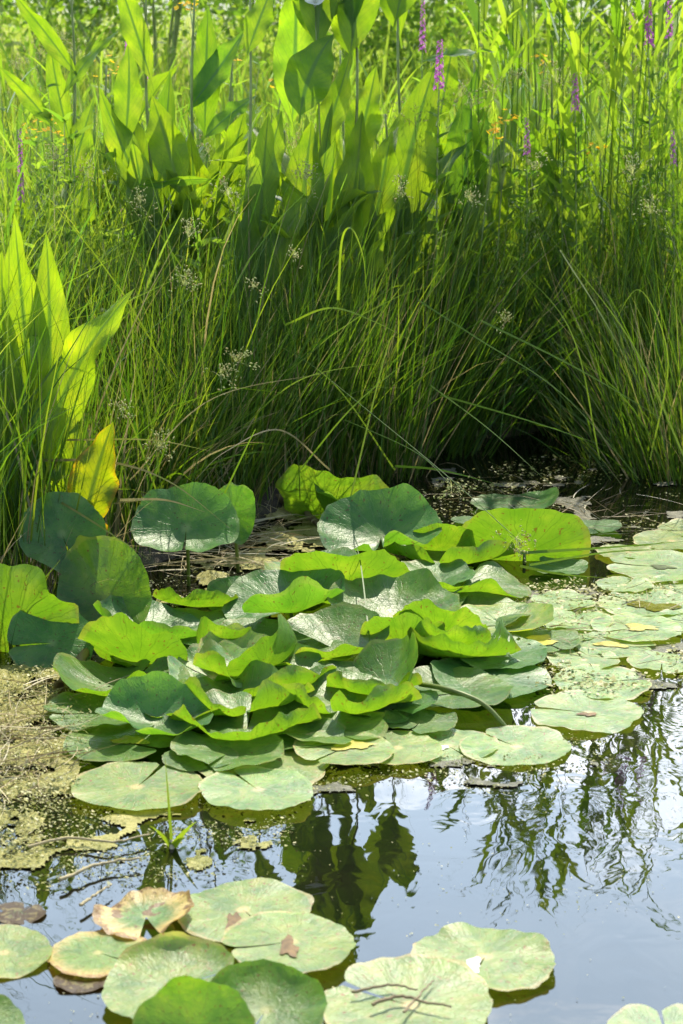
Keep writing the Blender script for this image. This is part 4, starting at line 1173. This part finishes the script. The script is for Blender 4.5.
yellow_flower(50, 122, 6.6, 16, .03, 'yellow flower cluster at the upper left under the dock leaf that points left', 1)
yellow_flower(66, 134, 6.7, 12, .025, 'yellow flower cluster just right of the upper left one', 2)
yellow_flower(30, 130, 6.9, 7, .02, 'sparse yellow flowers at the far left edge of the meadow', 3)
yellow_flower(506, 122, 6.8, 12, .025, 'yellow flower cluster in the reeds right of the dark bluish dock leaf', 4)
yellow_flower(494, 136, 6.7, 7, .02, 'small yellow blooms below the right hand cluster', 5)
yellow_flower(190, 6, 7.2, 10, .02, 'yellow blooms at the top edge left of centre', 6)
yellow_flower(232, 60, 7.0, 7, .02, 'orange yellow blooms behind the blue green dock leaves', 7)
yellow_flower(110, 70, 7.1, 9, .03, 'orange yellow blooms near the small blurred purple spikes', 9)
yellow_flower(545, 60, 7.2, 9, .03, 'yellow blooms left of the middle purple spike', 10)
yellow_flower(600, 150, 7.0, 8, .025, 'yellow blooms low among the right hand reeds', 11)
yellow_flower(282, 84, 6.9, 5, .015, 'few yellow blooms behind the pale upright dock leaf', 8)
# white trumpet flower at the top edge
def trumpet(px, py, Y):
    c = atY(px, py, Y); b = np.array([c[0], Y, .1])
    root = empty('white_bindweed', b, 'white trumpet flower at the top edge above the dark blunt dock leaf', 'white flower')
    V, q, t = tube(spline([b, (b + c) / 2 + [.02, 0, 0], c], 14), .0025, 5); mk('stem', V, q, t, M['dockstem'], root)
    r = np.linspace(0, 1, 8); a = np.arange(20) * 2 * PI / 20
    rad = .004 + .03 * r[:, None] ** 2 * (1 + .06 * np.cos(5 * a)[None]); zz = .045 * r[:, None] ** .8 + 0 * a
    V = np.stack([rad * np.cos(a), rad * np.sin(a), zz], -1).reshape(-1, 3)
    V = V @ np.array(Matrix.Rotation(R(50), 3, 'X')).T + c
    mk('petals', V, grid_quads(8, 20, True), None, M['white'], root)


trumpet(315, 6, 6.25)

# leafy forbs that fill the back: round shrubby herbs
def herb(px, Y, H, seed, label, n=120, wl=.016):
    rg = np.random.default_rng(seed)
    p = atY(px, 200, Y); b = np.array([p[0], Y, float(ground_z(p[0], Y))])
    root = empty('leafy_herb', b, label, 'herb', 'leafy herbs in the meadow')
    ms = MB(); ml = MB()
    for s in range(7):
        a = rg.uniform(0, 2 * PI); th = rg.uniform(.05, .4)
        top = b + np.array([math.cos(a) * math.sin(th), math.sin(a) * math.sin(th), math.cos(th)]) * H * rg.uniform(.7, 1.05)
        P = spline([b, (b + top) / 2 + rg.normal(0, .02, 3), top], 12)
        V, q, t = tube(P, np.linspace(.003, .001, 12), 4); ms.add(V, q, t)
        for k in range(n // 7):
            c = P[rg.integers(3, 12)]; a = rg.uniform(0, 2 * PI); d = np.array([math.cos(a), math.sin(a), rg.uniform(.1, 1.0)]); L = rg.uniform(.03, .075)
            V, q, _, _ = ribbon(bez(c, c + d * L * .6, c + d * L + [0, 0, -.015], 5), wl * rg.uniform(.6, 1.3), up=rg.normal(0, 1, 3)); ml.add(V, q, None, rg.random())
    ms.build('stem', M['dockstem'], root); ml.build('foliage', M['forb'], root)


for i, (px, Y_, H, lb) in enumerate([(12, 7.2, .95, 'leafy herb at the far left edge under the sky'), (42, 6.5, .8, 'leafy herb below the upper left yellow flowers'), (100, 7.4, 1.05, 'leafy herb between the bare stemmed dock and its neighbour'),
    (20, 5.9, .75, 'feathery herb at the left edge above the tall wavy dock'), (120, 5.9, .7, 'fine leaved herb left of the pale rush heads'), (180, 5.95, .7, 'fine leaved herb under the horizontal bluish leaf'), (240, 7.5, 1.05, 'leafy herb behind the blue green dock leaves'),
    (500, 7.0, .95, 'leafy herb beside the right hand yellow flowers'), (545, 7.4, 1.0, 'leafy herb behind the middle purple spike'), (610, 7.6, 1.05, 'leafy herb left of the top right loosestrife'), (668, 7.2, 1.0, 'leafy herb at the right edge below the purple tips'), (60, 6.1, .95, 'fine leaved herb crossing the far left dock stem'), (8, 6.5, 1.1, 'tall leafy herb cut by the left edge near the top'), (135, 6.05, .95, 'fine leaved herb before the dock with the horizontal bluish leaf'), (90, 6.6, 1.2, 'tall leafy herb rising to the top edge at the upper left'), (590, 6.35, .3, 'small clover like herb at the foot of the sedge by the black gap')]):
    herb(px, Y_, H, 400 + i, lb, 170 if H > .5 else 60)

# ------------------------------------------------------------------ flowering rush stems and long blades
RS = [
 ((150, 520, 5.2), (170, 330, 5.2), (188, 238, 5.2), .05, 'rush stem with the pale head highest at the left, below the horizontal dock leaf'),
 ((165, 520, 5.15), (178, 380, 5.1), (184, 286, 5.1), .05, 'rush stem with a bright forked head under the highest left one'),
 ((245, 520, 5.3), (238, 300, 5.3), (228, 196, 5.4), .055, 'rush stem with a wide hazy head beside the pointed pale dock leaf'),
 ((180, 540, 5.0), (205, 430, 4.95), (236, 362, 4.9), .045, 'rush stem with a thick pale head left of centre'),
 ((170, 545, 4.95), (190, 440, 4.9), (220, 376, 4.85), .045, 'rush stem with a head just below the thick pale head'),
 ((120, 560, 4.9), (140, 480, 4.8), (158, 448, 4.75), .045, 'short rush stem with a head above the round dark blue leaf'),
 ((60, 560, 4.8), (100, 480, 4.75), (122, 412, 4.7), .03, 'rush stem ending left of the yellow dock leaf tip'),
 ((300, 500, 5.4), (295, 340, 5.4), (294, 258, 5.4), .03, 'slim rush stem with a small head in the dark sedge'),
 ((268, 500, 5.4), (256, 330, 5.4), (254, 288, 5.4), .025, 'slim rush stem with a tiny head above the dark sedge'),
 ((330, 480, 5.6), (310, 260, 5.7), (306, 180, 5.8), .06, 'rush stem with a broad hazy head left of the glowing docks'),
 ((380, 470, 5.7), (392, 280, 5.8), (400, 190, 5.9), .045, 'rush stem with a head under the largest dock leaf'),
 ((420, 455, 5.9), (450, 300, 6.0), (470, 202, 6.0), .05, 'rush stem with a head below the dark bluish dock leaf'),
 ((500, 440, 6.0), (520, 260, 6.1), (534, 170, 6.1), .055, 'rush stem with a hazy head right of the glowing dock leaves'),
 ((560, 430, 6.1), (562, 200, 6.2), (556, 82, 6.3), .07, 'tall rush stem with a loose head left of the middle purple spike'),
 ((610, 440, 6.0), (625, 280, 6.1), (632, 176, 6.1), .06, 'rush stem with a loose head under the top right flowers'),
 ((665, 450, 5.9), (655, 300, 6.0), (650, 214, 6.0), .055, 'rush stem with a loose head at the right edge of the reeds'),
 ((100, 470, 5.6), (92, 290, 5.7), (88, 178, 5.8), .06, 'rush stem with a hazy head right of the tall wavy dock'),
 ((130, 470, 5.5), (146, 280, 5.6), (140, 205, 5.6), .05, 'rush stem with a small hazy head in the left meadow'),
 ((60, 470, 5.7), (64, 250, 5.8), (56, 160, 5.9), .05, 'rush stem with a head above the tall wavy dock leaves'),
 ((345, 420, 5.6), (415, 452, 5.2), (452, 486, 4.95), .05, 'rush stem bending over the water with a drooping dense head'),
 ((330, 380, 5.6), (440, 470, 4.95), (516, 538, 4.6), .05, 'longest rush stem, its loose head resting before the fan shaped leaf'),
 ((560, 430, 6.1), (520, 360, 6.0), (505, 322, 5.9), .03, 'rush stem with a small head above the black water gap'),
]
for *pts, size, lb in RS:
    rush_stem(pts, size, lb, int(260 * size + 12))
for i in range(34):
    r1, r2, r3 = (i * .618) % 1, (i * .377 + .2) % 1, (i * .773 + .4) % 1
    px = 20 + 650 * r1; py = 40 + 150 * r2; Yq = 6.5 + 1.1 * r3
    rush_stem(((px + 12, 420, Yq), (px - 6 + 14 * r2, (py + 420) / 2, Yq), (px + 20 * (r3 - .5), py, Yq)), .05 + .03 * r2, 'fine flowering rush stem among the sunlit meadow plants', 22, .0024)
LB = [
 (((418, 300, 5.9), (480, 340, 5.7), (560, 392, 5.4), (640, 480, 5.1)), .0045, 'long blade slanting down across the right bank to the water', .6),
 (((430, 385, 5.9), (490, 430, 5.5), (552, 486, 5.1)), .004, 'blade drooping from the large tussock to the water before the gap', .6),
 (((440, 395, 5.9), (520, 418, 5.5), (606, 446, 5.2)), .006, 'nearly level blade across the black water gap', .6),
 (((480, 320, 5.9), (580, 370, 5.6), (690, 436, 5.3)), .006, 'long blade running down to the right edge', .65),
 (((285, 325, 5.5), (330, 308, 5.4), (375, 322, 5.3), (424, 348, 5.25)), .006, 'arched blade in front of the dark sedge at the centre', .7),
 (((338, 300, 5.6), (342, 240, 5.55), (352, 229, 5.5), (363, 256, 5.5), (366, 288, 5.5)), .007, 'hooped blade bent over like a hairpin at the centre', .75),
 (((350, 500, 5.3), (386, 352, 5.4), (398, 336, 5.4)), .005, 'thin blade leaning right in the central sedge', .7),
 (((200, 545, 4.9), (250, 440, 4.9), (256, 430, 4.9)), .005, 'thin leaning blade left of the mossy mud', .6),
 (((120, 500, 4.7), (165, 500, 4.6), (205, 512, 4.5)), .007, 'bent blade with a painted white glint above the round dark blue leaf', .95),  # pale straw hue stands in for the glint on the blade
 (((40, 460, 4.9), (110, 462, 4.75), (170, 482, 4.6), (230, 528, 4.5)), .007, 'pale bent blade sweeping right over the dark blue leaves', .92),  # glint along the bend painted as a pale hue
 (((20, 478, 4.8), (90, 520, 4.6), (150, 560, 4.45)), .007, 'straw blade crossing the tall upright leaf', .9),
 (((60, 440, 4.9), (150, 440, 4.75), (215, 452, 4.7)), .005, 'blade with a painted glint lying level left of centre', .9),  # glint put into the blade's pale hue
 (((520, 553, 5.0), (600, 548, 5.0), (690, 541, 5.0)), .008, 'green blade floating level toward the right edge', .6),
 (((530, 565, 4.9), (610, 552, 4.9), (690, 549, 4.9)), .006, 'second level floating blade just below the first', .6),
 (((520, 566, 4.95), (560, 574, 4.9), (608, 578, 4.88)), .007, 'short green blade lying beside the fan shaped leaf', .65),
 (((395, 466, 5.5), (440, 470, 5.2), (500, 485, 5.0)), .007, 'blade reaching out level over the water at the centre', .55),
 (((480, 580, 4.7), (440, 600, 4.6), (396, 628, 4.5)), .005, 'blade lying across the arched leaves', .6),
 (((375, 690, 4.0), (360, 560, 4.6), (350, 545, 4.7)), .004, 'thin blade sticking up through the raft', .6),
 (((10, 660, 4.3), (30, 600, 4.3), (60, 560, 4.3)), .006, 'yellow green blade crossing the glowing yellow leaf', .7),
 (((16, 640, 4.3), (50, 612, 4.3), (72, 622, 4.3), (80, 660, 4.25)), .006, 'looped blade at the foot of the glowing yellow leaf', .75),
]
LB += [
 (((230, 440, 5.4), (300, 380, 5.35), (400, 360, 5.4)), .005, 'thin blade crossing rightwards through the central sedge', .7),
 (((300, 470, 5.4), (360, 400, 5.4), (455, 325, 5.5)), .005, 'straight blade leaning far right in the central sedge', .6),
 (((395, 470, 5.7), (330, 380, 5.6), (250, 330, 5.6)), .005, 'straight blade leaning far left in the central sedge', .65),
 (((160, 500, 5.0), (120, 400, 5.0), (70, 350, 5.0)), .005, 'blade leaning left before the tall wavy dock', .7),
 (((130, 480, 5.0), (210, 400, 5.0), (330, 372, 5.1)), .004, 'dry bent blade left of the arched centre blade', .96),
 (((330, 470, 5.5), (280, 430, 5.3), (225, 452, 5.1), (195, 480, 5.0)), .005, 'straw blade bent down over the round dark blue leaf', .97),
 (((600, 460, 5.9), (570, 330, 5.9), (500, 250, 6.0)), .005, 'blade leaning left across the right hand sedge', .65),
 (((690, 470, 5.6), (630, 340, 5.7), (545, 230, 5.8)), .006, 'long blade leaning left from the right edge', .7),
 (((560, 250, 6.2), (610, 330, 5.9), (668, 440, 5.6)), .004, 'dull blade falling to the right edge of the bank', .8),
 (((650, 460, 5.8), (668, 360, 5.8), (640, 290, 5.8), (610, 330, 5.8)), .005, 'blade with a folded tip at the right', .72),
]
for pts, wd, lb, hue in LB:
    long_blade(pts, wd, lb, hue)

# small water plant with one upright blade
b = at(172, 848); root = empty('water_plant', b, 'little yellow green water plant with one thin upright blade in the front water', 'water plant')
mb = MB()
for (px, py, w_) in [(165, 757, .006), (196, 822, .012), (150, 826, .009), (186, 838, .014)]:
    e = atY(px, py, b[1] + (.02 if py < 800 else -.03)); mb.add(*ribbon(bez(b, (b + e) / 2 + [0, 0, .01], e, 8), w_, .8, up=(0, 1, .2)))
mb.build('blades', M['rush'], root)
mb = MB(); mb.add(*tube([b + [0, 0, -.08], b + [.0, 0, -.02], b + [0, 0, .015]], [.004, .007, .004], 6), rand=.9); mb.build('crown', M['straw'], root)

# ------------------------------------------------------------------ algae, scum, dead stalks
def mat_sheet(name, label, cat, mask_px, thr, mat, z0, amp, step=.006, scale=14, seed=0, kind='stuff'):
    P = np.array([at(*p) for p in mask_px])[:, :2]
    x0, y0 = P.min(0); x1, y1 = P.max(0)
    gx = np.arange(x0, x1, step); gy = np.arange(y0, y1, step * 1.5)
    X, Y = np.meshgrid(gx, gy, indexing='ij')
    # distance-like mask: inside test on a jittered outline
    n = fbm(X * scale + seed, Y * scale + seed, 5)
    jx = X + .05 * (fbm(X * 12 + 5 + seed, Y * 12) - .5); jy = Y + .08 * (fbm(X * 12, Y * 12 + 8 + seed) - .5)
    ins = np.zeros_like(X, bool)
    for i in range(len(P)):
        (ax, ay), (bx, by) = P[i], P[(i + 1) % len(P)]
        c = ((ay > jy) != (by > jy))
        xi = (bx - ax) * (jy - ay) / (by - ay + 1e-12) + ax
        ins ^= c & (jx < xi)
    hgt = n - thr
    keep = ins & (hgt > 0)
    kq = keep[:-1, :-1] & keep[1:, :-1] & keep[:-1, 1:] & keep[1:, 1:]
    Z = z0 + amp * np.clip(hgt * 3, 0, 1) * (.4 + fbm(X * 60 + seed, Y * 60, 3))
    Xj = X + rng.uniform(-.4, .4, X.shape) * step; Yj = Y + rng.uniform(-.4, .4, X.shape) * step
    V = np.stack([Xj, Yj, Z], -1).reshape(-1, 3)
    q = grid_quads(len(gx), len(gy))[:, ::-1][kq.ravel()]
    used = np.unique(q); re = np.full(len(V), -1); re[used] = np.arange(len(used))
    o = mk(name, V[used], re[q], None, mat)
    return tag(o, label, cat, kind=kind)


mat_sheet('algae', 'straw coloured algae blanket on the water at the left edge', 'algae', [(-130, 700), (0, 668), (60, 655), (95, 690), (85, 740), (75, 790), (40, 830), (-10, 880), (-160, 900)], .42, M['algae'], .003, .016, .005, 12, 1)
mat_sheet('algae', 'thin floating algae islands around the little water plant', 'algae', [(80, 800), (200, 800), (290, 812), (270, 860), (200, 875), (60, 872), (10, 890), (-60, 890), (20, 840)], .58, M['algae'], .002, .007, .005, 13, 2)
mat_sheet('scum', 'greyish scum between the pale pads on the right', 'scum', [(490, 592), (640, 588), (690, 600), (690, 690), (560, 690), (500, 660), (470, 620)], .54, M['scum'], .002, .004, .006, 11, 3)
mat_sheet('scum', 'grey scum in front of the sedge on the far water', 'scum', [(430, 470), (560, 465), (690, 480), (690, 540), (590, 545), (540, 500), (430, 500)], .6, M['scum'], .002, .004, .009, 10, 4)
mat_sheet('scum', 'foamy scum along the front rim of the raft', 'scum', [(300, 760), (420, 752), (580, 750), (610, 778), (520, 792), (400, 782), (280, 800)], .6, M['scum'], .002, .003, .005, 16, 6)
mat_sheet('algae', 'mossy olive algae between the lily leaves and the bank', 'algae', [(90, 650), (200, 560), (300, 500), (340, 560), (300, 600), (240, 640), (160, 680)], .44, M['algae'], .004, .02, .007, 12, 7)
def flecks(name, label, poly, N, s0, s1, z0, z1, seed, hue=.5, clump=9, cut=.4, hs=.25):
    rg = np.random.default_rng(seed)
    P = np.array([at(*p) for p in poly])[:, :2]
    lo, hi = P.min(0), P.max(0)
    X = []
    while sum(map(len, X)) < N:
        c = rg.uniform(lo, hi, (N, 2)); ins = np.zeros(N, bool)
        j = c + rg.normal(0, .025, (N, 2))
        for i in range(len(P)):
            (ax, ay), (bx, by) = P[i], P[(i + 1) % len(P)]
            ins ^= ((ay > j[:, 1]) != (by > j[:, 1])) & (j[:, 0] < (bx - ax) * (j[:, 1] - ay) / (by - ay + 1e-12) + ax)
        ins &= fbm(c[:, 0] * clump + seed, c[:, 1] * clump, 4) + rg.normal(0, .06, N) > cut
        X.append(c[ins])
    c = np.concatenate(X)[:N]; N = len(c)
    a = np.arange(6) * PI / 3; r = rg.uniform(s0, s1, (N, 1)) * rg.uniform(.5, 1.2, (N, 6)); ro = rg.uniform(0, 6, (N, 1)); el = rg.uniform(.35, 1, (N, 1))
    x = r * np.cos(a); y = r * np.sin(a) * el
    gx = c[:, :1] + x * np.cos(ro) - y * np.sin(ro); gy = c[:, 1:] + x * np.sin(ro) + y * np.cos(ro)
    gz = rg.uniform(z0, z1, (N, 1)) + x * rg.normal(0, .35, (N, 1)) + y * rg.normal(0, .35, (N, 1))
    gz = np.maximum(gz, z0)
    V = np.stack([gx, gy, gz], -1).reshape(-1, 3); o_ = np.arange(N)[:, None] * 6
    q = np.concatenate([o_ + [0, 1, 2, 3], o_ + [0, 3, 4, 5]])
    return tag(mk(name, V, q, None, M['fleck'], None, np.repeat(np.clip(rg.normal(hue, hs, N), 0, 1), 6), smooth=False), label, 'floating bits', kind='stuff')


flecks('floating_bits', 'tiny yellowish bits thick on the algae at the left edge', [(-130, 700), (0, 668), (70, 655), (98, 690), (90, 740), (82, 790), (50, 835), (0, 885), (-160, 900)], 14000, .0015, .0045, .005, .03, 1, .62, 9, .34, .2)
flecks('floating_bits', 'tiny bits drifting around the little water plant', [(40, 800), (200, 795), (300, 815), (270, 865), (180, 880), (0, 895), (-60, 890), (20, 830)], 1900, .0012, .004, .003, .008, 2, .45, 11, .5)
flecks('floating_bits', 'pale bits of scum crowding the right hand pads', [(470, 590), (640, 580), (700, 595), (700, 700), (560, 700), (480, 665)], 3600, .002, .007, .003, .014, 3, .7, 9, .46)
flecks('floating_bits', 'grey green bits scattered on the far water', [(410, 470), (560, 455), (700, 478), (700, 560), (560, 560), (430, 520)], 2000, .002, .007, .003, .006, 4, .4, 7, .48)
flecks('floating_bits', 'fine dust and pollen specks on the open front water', [(0, 840), (690, 700), (690, 1030), (0, 1030)], 700, .0007, .0022, .0015, .003, 8, .7, 5, .48)
flecks('floating_bits', 'moss and leaf bits on the mud behind the leaf pile', [(70, 660), (150, 590), (230, 545), (300, 512), (360, 500), (330, 560), (240, 620), (150, 680)], 2200, .0015, .0045, .006, .02, 5, .12, 9, .45, .18)  # low hue darkens the moss bits, painting in shade behind the pile
flecks('floating_bits', 'bits washed against the front rim of the raft', [(200, 800), (300, 775), (420, 752), (590, 735), (620, 775), (520, 795), (400, 785), (280, 812)], 1100, .0012, .004, .003, .006, 6, .45, 14, .52)
for k, (px, py, n_, L_, lb) in enumerate([(6, 705, 60, .16, 'dry yellowish grass tuft low at the left edge on the algae'), (40, 690, 45, .13, 'small dry grass tuft on the algae below the looped blade'),
                                     (30, 668, 60, .2, 'fine green grass tuft on the algae under the shaded leaf'), (74, 664, 40, .14, 'sparse grass tuft beside the withered rhizome')]):
    tussock(px, py, n_, L_, 60 * k, .15, .5, .0035, lb, 0, .05, .72, .6)
# dead stalks and straw
def strands(name, label, poly, n, L0, L1, w, z0, seed, mat='straw', tilt=.1):
    rg = np.random.default_rng(seed)
    P = np.array([at(*p) for p in poly])[:, :2]
    x = []; 
    while len(x) < n:
        u = rg.dirichlet(np.ones(len(P))) @ P + rg.normal(0, .03, 2); x.append(u)
    x = np.array(x)
    b = np.column_stack([x, np.full(n, z0) + rg.uniform(0, .02, n)])
    V, q, rr, _ = blades(b, rg.uniform(L0, L1, n), rg.uniform(0, 2 * PI, n), PI / 2 - np.abs(rg.normal(0, tilt, n)), PI / 2 + rg.normal(.05, .15, n), w * rg.uniform(.5, 1.3, n), rg.random(n), K=6, drift=.5)
    o = mk(name, V, q, None, M[mat], None, rr)
    return tag(o, label, 'straw', kind='stuff')


strands('straw', 'dead straw matted into the algae at the left edge', [(-60, 690), (20, 670), (80, 690), (75, 780), (10, 840), (-60, 850)], 260, .05, .22, .003, .008, 1)
strands('straw', 'dead straw scattered on the mossy mud behind the leaf pile', [(100, 600), (200, 560), (300, 510), (330, 540), (240, 600)], 150, .06, .25, .004, .03, 2)
strands('straw', 'fine dead bits floating on the far water', [(430, 475), (680, 480), (680, 545), (560, 560), (450, 510)], 90, .05, .3, .003, .004, 3, tilt=.02)
strands('straw', 'dead bits floating among the pale pads', [(500, 590), (680, 600), (680, 680), (540, 680)], 110, .02, .1, .0025, .012, 4, tilt=.05)
for pts, r_, lb in [
    ([(28, 846), (70, 838), (110, 842), (150, 834)], .003, 'pale dead stalk floating left of the little water plant'),
    ([(60, 880), (100, 864), (140, 858)], .0035, 'white dead stalk drifting below the little water plant'),
    ([(80, 905), (98, 893), (112, 884)], .003, 'short grey stalk pointing to the scorched leaf'),
    ([(372, 1004), (400, 996), (426, 1002), (452, 1006)], .003, 'brown stalk lying on the wide wet pad'),
    ([(352, 992), (390, 985), (418, 990)], .0025, 'thin brown stalk at the back of the wide wet pad'),
    ([(404, 1012), (424, 990), (434, 980)], .0022, 'forked twig crossing the brown stalk on the wet pad'),
    ([(60, 690), (76, 668), (90, 640), (60, 622)], .014, 'brown withered rhizome at the foot of the tall upright leaf'),
    ([(214, 492), (262, 496), (300, 508), (330, 530)], .016, 'thick grey dead stem lying on the mud under the folded leaf'),
    ([(130, 690), (150, 664), (190, 640)], .004, 'dark twig lying beside the pale mottled leaf')]:
    P = spline([at(px, py, (.03 if 'wet pad' in lb else .012) + r_) for px, py in pts], 20)
    rg = np.random.default_rng(len(lb)); P += rg.normal(0, r_ * .25, P.shape)
    V, q, t = tube(P, r_ * (1 - .5 * np.linspace(0, 1, 20)), 7)
    o = mk('dead_stalk', V - P[0], q, t, M['straw'], None, np.full(len(V), .12 if ('brown' in lb or 'twig' in lb or r_ > .01) else .6)); o.location = tuple(P[0])
    tag(o, lb, 'dead stalk')
